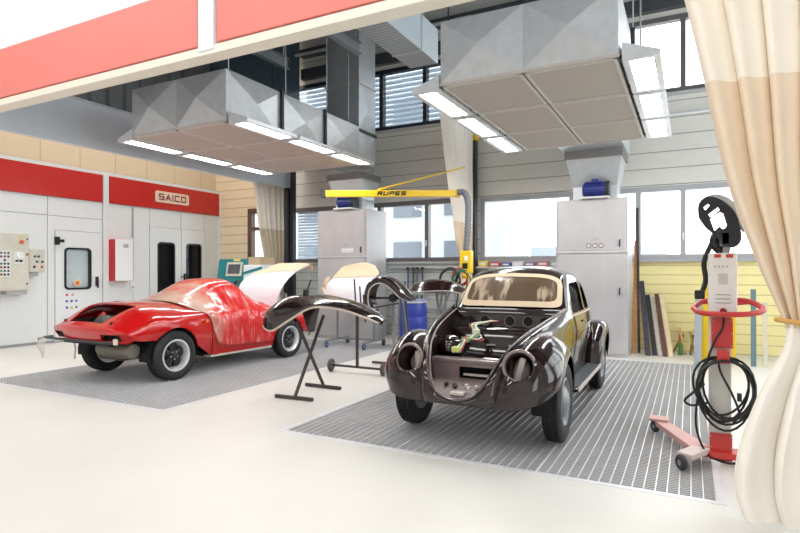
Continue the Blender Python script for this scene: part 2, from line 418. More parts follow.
for i, (y, z, c) in enumerate([(7.0, .95, (200, 60, 50)), (7.12, .95, (210, 140, 120)), (7.0, .82, (40, 70, 190)), (7.1, .82, (40, 70, 190)), (7.2, .82, (90, 110, 190)), (7.0, .69, (50, 80, 190)), (7.1, .68, (230, 200, 40)), (7.2, .69, (70, 120, 150))]):
    MB().prism([(y+.026*math.cos(R(a)), z+.026*math.sin(R(a))) for a in range(0, 360, 24)], 'x', BX+.015, BX+.018).build('safety_sticker', mat('sticker_%d' % i, c, .5), d1, smooth=0)
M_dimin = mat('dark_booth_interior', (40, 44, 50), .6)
for nm, a, b, w in (('door_2', 8.99, 9.89, (9.22, 9.68)), ('door_3', 9.91, 10.65, (10.08, 10.52))):
    d = rdoor(nm, a, b, 2.49, w, wz=(.85, 2.12), tint=M_dglass)
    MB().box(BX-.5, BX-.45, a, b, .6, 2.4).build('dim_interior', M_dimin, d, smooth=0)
MB().cbox((BX+.04, 9.99, 1.3), (.05, .04, .16)).bar((BX+.06, 9.99, 1.3), (BX+.06, 9.86, 1.3), .025, .025).build('door_handle', M_blackp, bpy.data.objects['door_3'], smooth=0, bevel=.004)
struct('trim_4', MB().box(BX, BX+.02, 8.51, 8.535, 2.2, 2.9), mat('seam_grey', (150, 152, 152), .4), smooth=0)

# --- front fascia at Y = 3.85
struct('wall_front', MB().box(-13.5, 3.5, 3.87, 3.99, 3.5, 7.2), (lambda t: (lambda s: t.bsdf(t.mix(t.stripe(s[0], .33, .012), lin((236, 239, 243)), lin((214, 220, 228))), .4))(t.coords()[1]))(NT('ribbed_white_fascia')), smooth=0)
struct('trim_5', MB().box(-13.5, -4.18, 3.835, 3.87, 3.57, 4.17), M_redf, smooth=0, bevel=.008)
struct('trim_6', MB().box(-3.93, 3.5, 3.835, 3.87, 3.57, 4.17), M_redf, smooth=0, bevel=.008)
struct('trim_7', MB().box(-13.5, 3.5, 3.825, 4.0, 3.47, 3.5).box(-13.5, 3.5, 3.84, 3.87, 3.5, 3.555), M_cream, smooth=0, merge=0)
struct('trim_8', MB().box(-4.155, -3.955, 3.82, 3.87, 3.505, 7.2), M_white, smooth=0, bevel=.01)
# --- side partition of the left bay: blue-grey lintel sheet, dark corrugated sheet above
struct('wall_partition', MB().box(-8.66, -8.56, 3.99, 10.75, 3.42, 4.14), M_blueg, smooth=0)
mb = MB(); y = 3.99; pts = []
while y < 11.1:
    pts += [(-8.62, y), (-8.62, y+.13), (-8.57, y+.16), (-8.57, y+.28)]; y += .31
mb.add([(p[0], p[1], 4.145) for p in pts]+[(p[0], p[1], 7.15) for p in pts], [(i, i+1, len(pts)+i+1, len(pts)+i) for i in range(len(pts)-1)])
struct('wall_partition_corrugated', mb, mat('dark_corrugated_sheet', (112, 116, 118), .5), smooth=0, solid=.01)
struct('wall_partition_end', MB().box(-8.56, -8.5, 8.2, 11.0, 4.145, 7.15), mat('dark_teal_sheet', (66, 82, 92), .35), smooth=0)
struct('trim_9', MB().box(-8.555, -8.53, 3.99, 10.7, 4.13, 4.16), mat('light_edge', (190, 198, 204), .4), smooth=0)
struct('column_left', MB().box(-8.62, -8.48, 10.55, 10.75, 0, 3.42).box(-8.46, -8.38, 10.6, 10.72, 0, 4.2), M_dark, smooth=0, merge=0)
struct('column_right', MB().box(-4.08, -3.94, 10.95, 11.1, 0, 4.3), M_dark, smooth=0)
MB().box(-4.1, -3.92, 10.9, 11.12, 4.15, 4.4).build('column_cap', mat('yellow_cap', (236, 190, 20), .4), bpy.data.objects['column_right'], smooth=0, bevel=.01)
# --- outside: neighbour building seen through the windows on the left, low one on the right
M_fac = mat('pale_facade', (176, 180, 184), .8, var=.03)
nb = thing('neighbour_building', 'pale building with bluish windows outside, seen through the left windows', 'building', (-10, 18, 0))
MB().box(-9, 4.6, 0, 3, -.5, 9).build('facade', M_fac, nb, smooth=0)
M_bw = mat('bluish_far_window', (100, 108, 120), .2)
for i in range(6):
    for z in (.8, 3.4, 6.0):
        w = MB().box(-7.6+i*2, -6.5+i*2, -.05, .02, z, z+1.7).build('facade_window', M_bw, nb, smooth=0)
nb2 = thing('low_outbuilding', 'low pale outbuilding outside, seen faintly through the wide right-hand window', 'building', (-3.4, 22, 0))
MB().box(-2.2, 2.6, 0, 3, -.5, 2.4).build('facade', mat('washed_facade', (170, 176, 182), .8), nb2, smooth=0)
for i in range(3): MB().box(-1.8+i*1.5, -.8+i*1.5, -.05, .02, .9, 2.0).build('facade_window', M_bw, nb2, smooth=0)
struct('ground_outside', MB().box(-40, 40, 11.6, 60, -.55, -.5), mat('pale_ground', (214, 214, 210), .9), smooth=0)

# --- the rest of the hall round the camera: side and rear walls, ceiling
M_hall = mat('hall_wall_paint', (214, 214, 212), .8)
ro = [(-5.6, -1.2, .9, 5.6), (4.4, 10.8, .9, 6.2)]
wr_ = struct('wall_right', walls([-6.5, 11.5], [-.2, 7.2], ro, 'x', 4.4, 4.5), M_hall, smooth=0, merge=0)
for i, h in enumerate(ro):
    mb = MB()
    for k in range(5): y = h[0]+(h[1]-h[0])*k/4; mb.box(4.41, 4.49, y-.05, y+.05, h[2], h[3])
    for z in (h[2], (h[2]+h[3])/2, h[3]): mb.box(4.412, 4.488, h[0], h[1], z-.05, z+.05)
    w_ = struct('window_%d' % (6+i), mb, M_greyf, smooth=0, merge=0)
    MB().box(4.445, 4.452, *h).build('pane', M_glass, w_, smooth=0)
struct('wall_rear', MB().box(-13.5, 4.5, -6.6, -6.5, -.2, 7.2), M_hall, smooth=0)
struct('wall_left_hall', MB().box(-13.6, -13.5, -6.5, 3.9, -.2, 7.2), M_hall, smooth=0)
struct('wall_left_bay', MB().box(-11.75, -11.6, 3.9, 11.5, -.2, 7.2), M_hall, smooth=0)
struct('ceiling_hall', MB().box(-13.5, 4.5, -6.5, 3.9, 7.2, 7.3), mat('hall_ceiling_paint', (150, 150, 150), .8), smooth=0)
# ================================================================== EXTRACTION HOODS, FILTER CABINETS, DUCTS, BOOM
t = NT('galvanised_sheet'); f = t.noise(9, 3); g = t.noise(1.5, 4)
M_galv = t.bsdf(t.mix(f, lin((196, 198, 199)), lin((224, 225, 226))), t.math('MULTIPLY_ADD', g, .2, .3), .55)
t = NT('bright_duct_sheet'); f = t.noise(6, 3)
M_duct = t.bsdf(t.mix(f, lin((190, 196, 200)), lin((216, 220, 224))), .4, .6)
t = NT('steel_cabinet_sheet'); f = t.noise(3, 5, (1, 1, .5))
M_cab = t.bsdf(t.mix(f, lin((172, 170, 172)), lin((202, 200, 202))), t.math('MULTIPLY_ADD', f, .2, .32), .22)
t = NT('filter_mesh'); _, s = t.coords()
k = t.math('MULTIPLY', t.math('SINE', t.math('MULTIPLY', t.math('ADD', s[0], s[1]), 190.)), t.math('SINE', t.math('MULTIPLY', t.math('SUBTRACT', s[0], s[1]), 190.)))
M_filter = t.bsdf(t.mix(t.ramp(k, -.5, .5), lin((150, 142, 134)), lin((205, 198, 188))), .8)
M_frame = mat('filter_frame_sheet', (206, 200, 194), .5, .2)
t = NT('lamp_glow'); e = t.n('ShaderNodeEmission'); e.inputs[0].default_value = (1, .98, .95, 1); e.inputs[1].default_value = GLOW
t.l(e.outputs[0], t.out.inputs[0]); M_glow = t.m
M_lampg = mat('lamp_reflector', (226, 228, 230), .3, .3)

def creased(mb, o, u, v, n, cells, d):
    """sheet rectangle from o along u,v, split in cells along u, each cell cross-broken outward along n by d"""
    o, u, v, n = map(Vector, (o, u, v, n))
    for i in range(cells):
        a = o+u*i/cells; b = o+u*(i+1)/cells; c = (a+b+v)/2+n*d
        p = [a, b, b+v, a+v]
        for k in range(4): mb.add([p[k], p[(k+1) % 4], c], [(0, 1, 2)])
        m = (b-a)
def hood(name, x0, x1, y0, y1, label, top=4.12):
    th = thing(name, label, 'extraction hood', ((x0+x1)/2, y0, 3.45), 0, 'ceiling extraction hoods')
    w = (x1-x0)/2; L = y1-y0; h = top-3.45; g = .03
    mb = MB()
    creased(mb, (-w, 0, g), (2*w, 0, 0), (0, 0, h), (0, -1, 0), 2, .085)
    creased(mb, (w, 0, g), (0, L, 0), (0, 0, h), (1, 0, 0), 3, .055)
    creased(mb, (-w, L, g), (0, -L, 0), (0, 0, h), (-1, 0, 0), 3, .055)
    creased(mb, (w, L, g), (-2*w, 0, 0), (0, 0, h), (0, 1, 0), 2, .055)
    mb.add([(-w,0,g+h),(w,0,g+h),(w,L,g+h),(-w,L,g+h)], [(0,1,2,3)])
    mb.build('plenum_box', M_galv, th, smooth=0)
    for sx in (-1, 1):
        for k in (1, 2): MB().box(sx*(w-.01), sx*(w+.05), L*k/3-.02, L*k/3+.02, g, g+h+.03).build('flange', M_dark, th, smooth=0)
    MB().box(-w-.01, w+.01, -.012, .012, -.0, .03).build('front_lip', M_frame, th, smooth=0)
    pl, pw = L/3, w
    for i in range(3):
        for j in (0, 1):
            a, b = -w+j*pw+.012, -w+(j+1)*pw-.012; c, d = i*pl+.012, (i+1)*pl-.012
            p = MB().box(a+.03, b-.03, c+.03, d-.03, -.002, .02).build('filter_panel', M_filter, th, smooth=0)
            fm = MB(); q = .032
            fm.box(a, b, c, c+q, -.012, .03).box(a, b, d-q, d, -.012, .03).box(a, a+q, c, d, -.0115, .03).box(b-q, b, c, d, -.0115, .03)
            fm.build('panel_frame', M_frame, p, smooth=0, merge=0)
    for sx in (-1, 1):
        for i in range(3):
            c, d = i*pl+.02, (i+1)*pl-.06; a, b = w+.03, w+.36
            T = Matrix.Translation((0, 0, -.03))
            mb = MB(); mb.T = Matrix.Diagonal((sx, 1, 1, 1))
            P = [(a, .0), (b, .0), (b, .05), (a, .17)]
            mb.add([(p[0], c, p[1]-.03) for p in P]+[(p[0], d, p[1]-.03) for p in P], [(1,2,6,5),(2,3,7,6),(3,0,4,7),(0,1,2,3),(7,6,5,4)])
            e = .06
            mb.add([(a,c,-.03),(b,c,-.03),(b,d,-.03),(a,d,-.03),(a+e,c+e,-.03),(b-e,c+e,-.03),(b-e,d-e,-.03),(a+e,d-e,-.03)], [(0,1,5,4),(1,2,6,5),(2,3,7,6),(3,0,4,7)])
            lh = mb.build('lamp_housing', M_lampg, th, smooth=0)
            mb = MB(); mb.T = Matrix.Diagonal((sx, 1, 1, 1))
            mb.add([(a+e,c+e,-.022),(b-e,c+e,-.022),(b-e,d-e,-.022),(a+e,d-e,-.022)], [(0,1,2,3)]); mb.build('lamp_diffuser', M_glow, lh, smooth=0)
            for yy in (c+.08, d-.1): MB().cbox((sx*(a-.012), yy, .02), (.03, .06, .04)).build('lamp_bracket', M_dark, lh, smooth=0)
    for x, y in ((-w+.05, .1), (w-.05, .1), (-w+.05, L-.3), (w-.05, L-.3), (w+.02, L*.36), (w+.02, L*.68)):
        MB().cyl((x, y, g+h), (x, y, 7.14-3.45), .008, 6).build('hanger_rod', M_dark if x < 0 else M_galv, th)
    return th
hood('extraction_hood', -2.42, -.60, 5.62, 9.2, 'galvanised extraction hood above the black rounded car')
hood('extraction_hood', -7.46, -5.56, 5.6, 9.02, 'galvanised extraction hood above the red sports car', 4.14)

def cabinet(name, x0, x1, y0, y1, h, split, label):
    th = thing(name, label, 'filter cabinet', ((x0+x1)/2, y0, 0), 0, 'sheet steel filter cabinets')
    w = (x1-x0)/2; D = y1-y0
    MB().box(-w, w, .03, D, .0, h).build('cabinet_body', M_cab, th, smooth=0, bevel=.008)
    for a, b, nm in ((split+.02, h-.03, 'upper_door'), (.06, split-.02, 'lower_door')):
        d = MB().box(-w+.035, w-.035, 0, .035, a, b).build(nm, M_cab, th, smooth=0, bevel=.01)
        MB().cbox((w-.12, -.015, a+(b-a)*.62 if a < 1 else a+.12), (.02, .03, .12)).build('latch', M_dark, d, smooth=0, bevel=.004)
    MB().box(-w-.008, w+.008, -.015, .03, split-.018, split+.018).build('middle_rail', M_galv, th, smooth=0)
    if name == 'filter_cabinet':
        pass
    return th, w
M_stick = mat('pale_sticker', (214, 206, 206), .5); M_mark = mat('dark_pictogram', (84, 66, 70), .5)
c1, w1 = cabinet('filter_cabinet', -2.07, -.91, 9.85, 10.75, 2.66, 1.76, 'tall steel filter cabinet at the yellow wall, behind the black rounded car')
for i in range(3):
    s = MB().prism([(-.03+i*.1+.042*math.cos(R(a)), 1.865+.042*math.sin(R(a))) for a in range(0, 360, 20)], 'y', -.004, .0).build('round_sticker', M_mark, c1, smooth=0)
    MB().prism([(-.03+i*.1+.031*math.cos(R(a)), 1.865+.031*math.sin(R(a))) for a in range(0, 360, 20)], 'y', -.006, -.003).build('sticker_face', M_stick, s, smooth=0)
    MB().bar((-.05+i*.1, -.007, 1.85), (-.01+i*.1, -.007, 1.88), .002, .008, (0, 1, 0)).build('sticker_mark', M_mark, s, smooth=0)
MB().box(.0, .14, -.003, .0, 1.95, 2.0).build('small_label', mat('grey_label', (176, 174, 176), .5), c1, smooth=0)
c2, w2 = cabinet('filter_cabinet', -7.14, -5.91, 9.85, 10.72, 2.73, 1.74, 'tall steel filter cabinet below the yellow boom, behind the white panels')
for i in range(4):
    s = MB().box(.02+i*.075, .085+i*.075, -.004, 0, 1.83, 1.91).build('square_sticker', M_white, c2, smooth=0)
    MB().box(.035+i*.075, .07+i*.075, -.006, -.003, 1.85, 1.875).build('sticker_mark', M_cab, s, smooth=0)
MB().prism([(.12+.04*math.cos(R(a)), 1.99+.04*math.sin(R(a))) for a in range(0, 360, 30)], 'y', -.004, 0).build('round_sticker', mat('grey_label', (176, 174, 176), .5), c2, smooth=0)

M_blue = mat('blue_motor_paint', (42, 54, 128), .35)
def fan(label, x, y, z, zt, wt, wb, dt):
    """fan motor and flared outlet on top of a cabinet"""
    th = thing('exhaust_fan', label, 'exhaust fan', (x, y, z), 0, 'exhaust fans on the filter cabinets')
    H = zt-z; h0 = .24; top = [(-wt/2, -dt/2), (wt/2, -dt/2), (wt/2, dt/2), (-wt/2, dt/2)]; bot = [(-wb/2, -.2), (wb/2, -.2), (wb/2, .3), (-wb/2, .3)]
    mb = MB()
    for k in range(4):
        a, b, c, d = (*bot[k], h0), (*bot[(k+1) % 4], h0), (*top[(k+1) % 4], H-.14), (*top[k], H-.14)
        m = tuple(sum(q[i] for q in (a, b, c, d))/4*(1.03 if i < 2 else 1) for i in range(3))
        for p, q in ((a, b), (b, c), (c, d), (d, a)): mb.add([p, q, m], [(0, 1, 2)])
    mb.build('flared_outlet', M_duct, th, smooth=0)
    MB().box(-wb/2, wb/2, -.2, .3, 0, h0).build('fan_casing', M_duct, th, smooth=0)
    mb = MB()
    for i in range(4): mb.box(-wt/2-.03+.012*(i % 2), wt/2+.03-.012*(i % 2), -dt/2-.03+.012*(i % 2), dt/2+.03-.012*(i % 2), H-.14+i*.035, H-.108+i*.035)
    mb.build('flexible_collar', mat('grey_bellows', (140, 138, 136), .7), th, smooth=0, merge=0)
    mo = MB().lathe([(0, -.2), (.1, -.2), (.125, -.17), (.125, .12), (.13, .13), (.13, .17), (.1, .2), (0, .2)], (.03, -.34, .16), (1, 0, 0), 28).build('motor', M_blue, th)
    mb = MB()
    for k in range(18):
        a = 2*math.pi*k/18; mb.bar((-.14, -.34+.128*math.cos(a), .16+.128*math.sin(a)), (.14, -.34+.128*math.cos(a), .16+.128*math.sin(a)), .006, .02, (0, math.cos(a), math.sin(a)))
    mb.build('cooling_fins', M_blue, mo, smooth=0, merge=0)
    MB().lathe([(0, 0), (.135, 0), (.135, .07), (0, .08)], (.19, -.34, .16), (1, 0, 0), 24).build('fan_cowl', M_dark, mo)
    MB().cbox((.03, -.34, .3), (.12, .1, .08)).build('terminal_box', M_blue, mo, smooth=0, bevel=.008)
    MB().box(-.2, .26, -.5, -.2, 0, .03).build('motor_foot', M_galv, mo, smooth=0)
    return th
fan('exhaust fan with blue motor on the filter cabinet at the yellow wall', -1.46, 10.3, 2.66, 3.5, .9, .72, .75)
fan('exhaust fan with blue motor on the filter cabinet behind the yellow boom', -6.45, 10.25, 2.73, 3.5, .86, .66, .7)
# ducts joining hood rear to fan, and the tall duct of the left bay
d = thing('exhaust_duct', 'sheet metal duct between the right hood and its exhaust fan', 'duct', (-1.46, 9.27, 3.5))
mb = MB(); creased(mb, (-.5, 0, 0), (1.0, 0, 0), (0, 0, .55), (0, -1, 0), 1, .0); creased(mb, (.5, 0, .0), (0, 1.5, 0), (0, 0, .55), (1, 0, 0), 1, .03); creased(mb, (-.5, 1.5, 0), (0, -1.5, 0), (0, 0, .55), (-1, 0, 0), 1, .03)
mb.add([(-.5,0,0),(.5,0,0),(.5,1.5,0),(-.5,1.5,0)], [(0,1,2,3)]).add([(-.5,0,.55),(.5,0,.55),(.5,1.5,.55),(-.5,1.5,.55)], [(0,1,2,3)]).add([(-.5,1.5,0),(.5,1.5,0),(.5,1.5,.55),(-.5,1.5,.55)], [(0,1,2,3)]); mb.build('duct_run', M_duct, d, smooth=0)
d = thing('exhaust_duct', 'tall square sheet metal duct rising behind the left hood', 'duct', (-6.0, 9.11, 3.5))
mb = MB()
for z0, z1 in ((.0, .62), (.66, 1.55), (1.58, 3.6)):
    for o, u, n in (((-.38, 0, z0), (.76, 0, 0), (0, -1, 0)), ((.38, 0, z0), (0, .62, 0), (1, 0, 0)), ((.38, .62, z0), (-.76, 0, 0), (0, 1, 0)), ((-.38, .62, z0), (0, -.62, 0), (-1, 0, 0))):
        creased(mb, o, u, (0, 0, z1-z0), n, 1, .025)
mb.build('duct_shaft', M_duct, d, smooth=0)
for z in (.64, 1.565): MB().box(-.405, .405, -.025, .645, z-.025, z+.025).build('duct_flange', M_dark if z < 1 else M_galv, d, smooth=0)
MB().box(-.38, -.1, .62, 1.4, .0, .5).build('duct_elbow', M_duct, d, smooth=0)
d = thing('ventilation_duct', 'wide pale ventilation duct under the roof between the two hoods', 'duct', (-4.28, 4.0, 5.15))
MB().box(-.27, .27, 0, 5.2, .012, .62).build('duct_casing', M_blueg, d, smooth=0, bevel=.01)
MB().box(-.268, .268, .05, 5.15, 0, .012).build('perforated_underside', (lambda t: (lambda s: t.bsdf(t.mix(t.math('MULTIPLY', t.stripe(s[1], .09, .06), t.stripe(s[0], .05, .035)), lin((150, 154, 158)), lin((196, 200, 204))), .4, .5))(t.coords()[1]))(NT('perforated_duct_sheet')), d, smooth=0)
for y in (1.2, 2.9, 4.5): MB().box(-.285, .285, y-.02, y+.02, -.012, .63).build('duct_seam', M_galv, d, smooth=0)
for px in ((-8.3, -3.9, 10.6, 6.55),):
    MB().cyl((px[0], px[2], px[3]), (px[1], px[2], px[3]), .035, 10).build('ceiling_pipe', mat('pale_pipe', (176, 182, 184), .4), None)
    tag(bpy.data.objects['ceiling_pipe'], 'thin pale pipe crossing under the roof above the left windows', 'pipe')
for i, (x, y) in enumerate(((-6.33, 7.4), (-4.84, 7.4))):
    mb = MB().box(x-.05, x+.05, y-.45, y+.45, 5.0, 5.02).box(x-.008, x+.008, y-.449, y+.449, 5.02, 5.18).box(x-.05, x+.05, y-.45, y+.45, 5.18, 5.2)
    o = mb.build('hanger_beam', mat('grey_i_beam', (132, 138, 142), .5), None, smooth=0, merge=0)
    tag(o, ('left' if i == 0 else 'right')+'most of the two short grey steel beams hung above the left hood', 'beam', 'short beams above the left hood')
    for yy in (-.35, .35): MB().cyl((x, y+yy, 5.2), (x, y+yy, 7.14), .01, 6).build('hanger_rod', M_galv, o)

# yellow boom with hose and dust port
M_yel = mat('yellow_boom_paint', (236, 196, 24), .35, coat=.2, var=.03)
A, B = V(-5.89, 8.37, 2.84), V(-3.74, 9.44, 2.84)
bt = thing('extraction_boom', 'yellow RUPES extraction boom reaching across in front of the left cabinet', 'boom', tuple(A), math.atan2(B.y-A.y, B.x-A.x))
L = (B-A).length
MB().box(0, L, -.05, .05, -.058, .058).build('boom_arm', M_yel, bt, smooth=0, bevel=.008)
MB().box(-.06, .02, -.06, .06, -.075, .075).build('boom_end_cap', M_dark, bt, smooth=0, bevel=.01)
MB().box(L-.03, L+.05, -.06, .06, -.07, .07).build('boom_clamp', M_yel, bt, smooth=0, bevel=.01)
block_text('RUPES', .075, .065, .02, .022, 'boom_lettering', M_blackp, bt, face_m((1.22, -.05, 0), (0, -1, 0)), .25)
MB().cyl((.95, 0, .07), (L+.15, .12, .5), .014, 8).build('tie_rod', M_yel, bt)
hs = thing('suction_hose', 'grey ribbed suction hose hanging from the boom end beside the curtain', 'hose', (-3.67, 9.41, 2.80))
pts = crline([(-.04, -.02, .05), (.08, .0, .04), (.15, .0, -.14), (.16, -.02, -.5), (.13, -.04, -1.0)], 14); n = len(pts)
MB().tube(pts, [.052+.009*(i % 2) for i in range(n)], 14).build('hose_body', mat('grey_ribbed_hose', (112, 116, 122), .5), hs, smooth=80)
pt = thing('hanging_suction_box', 'yellow suction box on the lower end of the ribbed hose', 'suction box', (-3.535, 9.37, 1.40))
MB().box(-.11, .11, -.07, .07, 0, .4).build('port_box', M_yel, pt, smooth=0, bevel=.02)
MB().lathe([(.0, 0), (.075, 0), (.09, .05), (.05, .1), (0, .1)], (0, 0, -.1), (0, 0, 1), 20).build('port_nozzle', M_yel, pt)
MB().cbox((0, -.075, .13), (.1, .02, .1)).build('port_opening', M_blackp, pt, smooth=0, bevel=.01)
MB().cbox((.02, -.074, .26), (.06, .01, .08)).build('port_label', M_white, pt, smooth=0)
# ================================================================== THE TWO CARS
def paint(name, rgb, rough=.25, var=.02):
    t = NT(name); f = t.noise(2, 3); c = lin(rgb)
    return t.bsdf(t.mix(f, tuple(x*(1-var) for x in c), tuple(x*(1+var) for x in c)), rough, 0, 1.0, spec=.25)
M_maroon = paint('maroon_black_gloss', (30, 14, 14), .18)
M_mar2 = paint('maroon_black_satin', (40, 24, 23), .4)
M_prim = mat('brownish_primer', (122, 106, 104), .4, coat=.4)
M_edge = mat('bare_edge', (196, 186, 180), .35, .2)
M_cavity = mat('dark_cavity', (30, 22, 22), .5)
M_tape = mat('beige_masking_paper', (228, 206, 176), .7)
t = NT('brown_masking_film'); f = t.noise(3.5, 6, (3, 1, .6)); k = t.ramp(f, .52, .62)
M_bfilm = t.bsdf(t.mix(k, lin((104, 84, 66)), lin((196, 176, 152))), .25, 0, .4, f, .5, .03)
M_tyre = mat('tyre_rubber', (42, 42, 44), .7, var=.1, scale=20)
M_hub = mat('grey_wheel_paint', (128, 134, 138), .3, coat=.3)
M_pol = mat('polished_rim', (222, 223, 226), .25, .35)
M_blk = mat('black_wheel_centre', (30, 31, 34), .4)
M_well = mat('black_underseal', (22, 21, 22), .8)

def tyre_prof(r, rin, w, tread=4, sh=.03):
    p = [(rin, -w*.40), (rin+.012, -w*.44), ((r+rin)/2, -w*.5), (r-sh, -w*.48), (r-.008, -w*.40)]
    for i in range(tread):
        a = -w*.34+w*.68*i/tread; b = -w*.34+w*.68*(i+1)/tread
        p += [(r, a+.003), (r, b-.009), (r-.012, b-.007), (r-.012, b-.001)]
    p += [(r, w*.35), (r-.008, w*.40), (r-sh, w*.48), ((r+rin)/2, w*.5), (rin+.012, w*.44), (rin, w*.40)]
    return p

def half_well(c, sx, r, a, b, parent):
    rows = [[c+V(sx*x, rr*math.cos(R(g)), rr*math.sin(R(g))) for x, rr in ((a, .1), (a, r-.02), (a+.02, r), (b, r))] for g in range(-8, 189, 14)]
    return MB().grid(rows).build('wheel_well', M_well, parent, smooth=60)
# ------------------------------------------------------------ black rounded car (front towards the camera: -y)
bk = thing('vintage_car', 'black rounded vintage car without bonnet, windscreen masked with beige paper', 'car', (-1.645, 4.78, 0), R(.7))
for sx in (-1, 1):
    # front wings
    net = [
     [(.28,4,.655),(.40,4,.672),(.51,5,.665),(.61,8,.62),(.675,13,.535),(.685,17,.45)],
     [(.29,20,.625),(.41,20,.675),(.53,20,.680),(.65,21,.635),(.735,24,.52),(.74,27,.42)],
     [(.33,38,.58),(.43,38,.655),(.54,38,.672),(.66,38,.63),(.755,40,.50),(.755,42,.40)],
     [(.39,64,.53),(.49,64,.595),(.58,64,.61),(.67,64,.57),(.75,64,.475),(.755,64,.395)],
     [(.44,92,.49),(.53,92,.53),(.61,92,.538),(.69,92,.50),(.745,92,.44),(.75,92,.395)],
     [(.51,122,.46),(.57,122,.505),(.63,122,.515),(.69,122,.48),(.735,122,.435),(.74,122,.39)],
     [(.56,150,.44),(.61,150,.475),(.66,150,.48),(.70,150,.455),(.725,150,.425),(.73,150,.385)],
     [(.59,176,.43),(.63,176,.455),(.66,176,.455),(.69,176,.44),(.715,176,.415),(.72,176,.38)]]
    P = lambda q: V(q[0], -q[2]*math.cos(R(q[1])), .33+q[2]*math.sin(R(q[1])))
    rows = loft([[P(q) for q in r] for r in net], 6, 6)
    if sx < 0: rows = mir(rows)
    hc = V(sx*.465, -.50, .675); hn = V(sx*.12, -.93, .30).normalized()
    cut = MB().cyl(hc+hn*.25, hc-hn*.30, .115, 40)
    fw = MB().grid(rows).build('front_wing', M_maroon, bk, solid=.012, soff=0, cuts=[cut], smooth=50)
    e = MB().tube([rows[i][-1] for i in range(len(rows))], .011, 8).build('wing_lip', M_maroon, fw, smooth=60)
    hb = MB().lathe([(.118, .045), (.113, .06), (.104, .045), (.104, -.10), (.08, -.17), (.0, -.19)], hc, hn, 36).build('headlight_bucket', M_mar2, fw)
    MB().lathe([(.106, .03), (.128, .028), (.136, .05), (.126, .066), (.110, .064)], hc, hn, 36, close=True).build('headlight_rim', M_prim, fw)
    q = hc-hn*.06
    MB().bar(q+V(-.03*sx, 0, -.10), q+V(.02, 0, .085), .05, .03, hn).build('headlight_bracket', M_edge, hb, smooth=0, bevel=.006)
    if True:
        u = hn.cross(V(0, 0, 1)).normalized(); w = u.cross(hn)
        MB().lathe([(0, 0), (.085, 0), (.09, .01), (.06, .03), (0, .035)], hc-hn*.1+u*.02*sx, hn, 24).build('bucket_plate', M_prim, hb)
    # horn hole below the headlight
    th = R(16); c = V(sx*.40, -.672*math.cos(th), .33+.672*math.sin(th)); nn = V(0, -math.cos(th), math.sin(th)*.6).normalized()
    mb = MB(); u = V(1, 0, 0); w = u.cross(nn)
    mb.add([c-nn*.006+u*(.035*math.cos(R(a)))+w*(.022*math.sin(R(a)))+nn*.014 for a in range(0, 360, 20)], [tuple(range(18))]); mb.build('horn_opening', M_well, fw, smooth=0)
    # front quarter between bonnet opening and wing
    net = [
     [(0,-.71,.405),(0,-.716,.397),(0,-.712,.388),(0,-.705,.38)],
     [(.12,-.70,.43),(.13,-.712,.415),(.14,-.71,.395),(.14,-.70,.378)],
     [(.21,-.675,.51),(.24,-.69,.47),(.27,-.69,.43),(.28,-.675,.378)],
     [(.27,-.62,.62),(.30,-.63,.60),(.325,-.63,.54),(.34,-.61,.44)],
     [(.33,-.50,.745),(.37,-.495,.735),(.40,-.46,.68),(.41,-.42,.60)],
     [(.40,-.3,.85),(.44,-.29,.838),(.48,-.27,.79),(.50,-.25,.70)],
     [(.47,0,.935),(.51,0,.915),(.55,.0,.86),(.575,.02,.75)],
     [(.53,.35,.995),(.575,.35,.965),(.615,.35,.88),(.63,.36,.6)],
     [(.565,.62,1.035),(.61,.63,1.0),(.645,.64,.88),(.64,.64,.45)],
     [(.585,.80,1.06),(.625,.81,1.0),(.655,.81,.88),(.645,.81,.3)]]
    rows = loft(net, 6, 5)
    if sx < 0: rows = mir(rows)
    fq = MB().grid(rows).build('front_quarter_panel', M_maroon, bk, solid=.01, smooth=60)
    MB().tube([rows[i][0]+V(0, -.004, .006) for i in range(len(rows))], .011, 8).build('bonnet_channel', M_maroon, fq, smooth=60)
    MB().tube([V(rows[i][0].x*.93, rows[i][0].y+.015, rows[i][0].z-.02) for i in range(len(rows))], .009, 8).build('bonnet_seal_edge', M_prim, fq, smooth=60)
    mb = MB(); mb.grid([[r[0]*1, V(r[0].x*.93, r[0].y+.03, max(.40, r[0].z-.28)), V(r[0].x*.9, max(-.6, r[0].y+.05), .40)] for r in rows]); mb.build('trunk_side_wall', M_mar2, bk, smooth=50)
    MB().bar((sx*.285, -.681, .40), (sx*.335, -.60, .52), .007, .012, (0, 1, 0)).build('wing_seam', M_cavity, bk, smooth=0)
    # running board
    rb = MB().box(sx*.60, sx*.755, .42, 1.97, .33, .365).build('running_board', M_maroon, bk, smooth=0, bevel=.008)
    mb = MB()
    for i in range(9): mb.box(sx*(.615+.0155*i), sx*(.623+.0155*i), .45, 1.95, .363, .372)
    mb.build('ribbed_mat', mat('grey_ribbed_rubber', (84, 88, 94), .5), rb, smooth=0, merge=0)
    MB().box(sx*.753, sx*.764, .42, 1.97, .335, .372).build('board_trim', M_edge, rb, smooth=0)
    # rear wings
    P2 = lambda q: V(q[0], 2.40-q[2]*math.cos(R(q[1])), .33+q[2]*math.sin(R(q[1])))
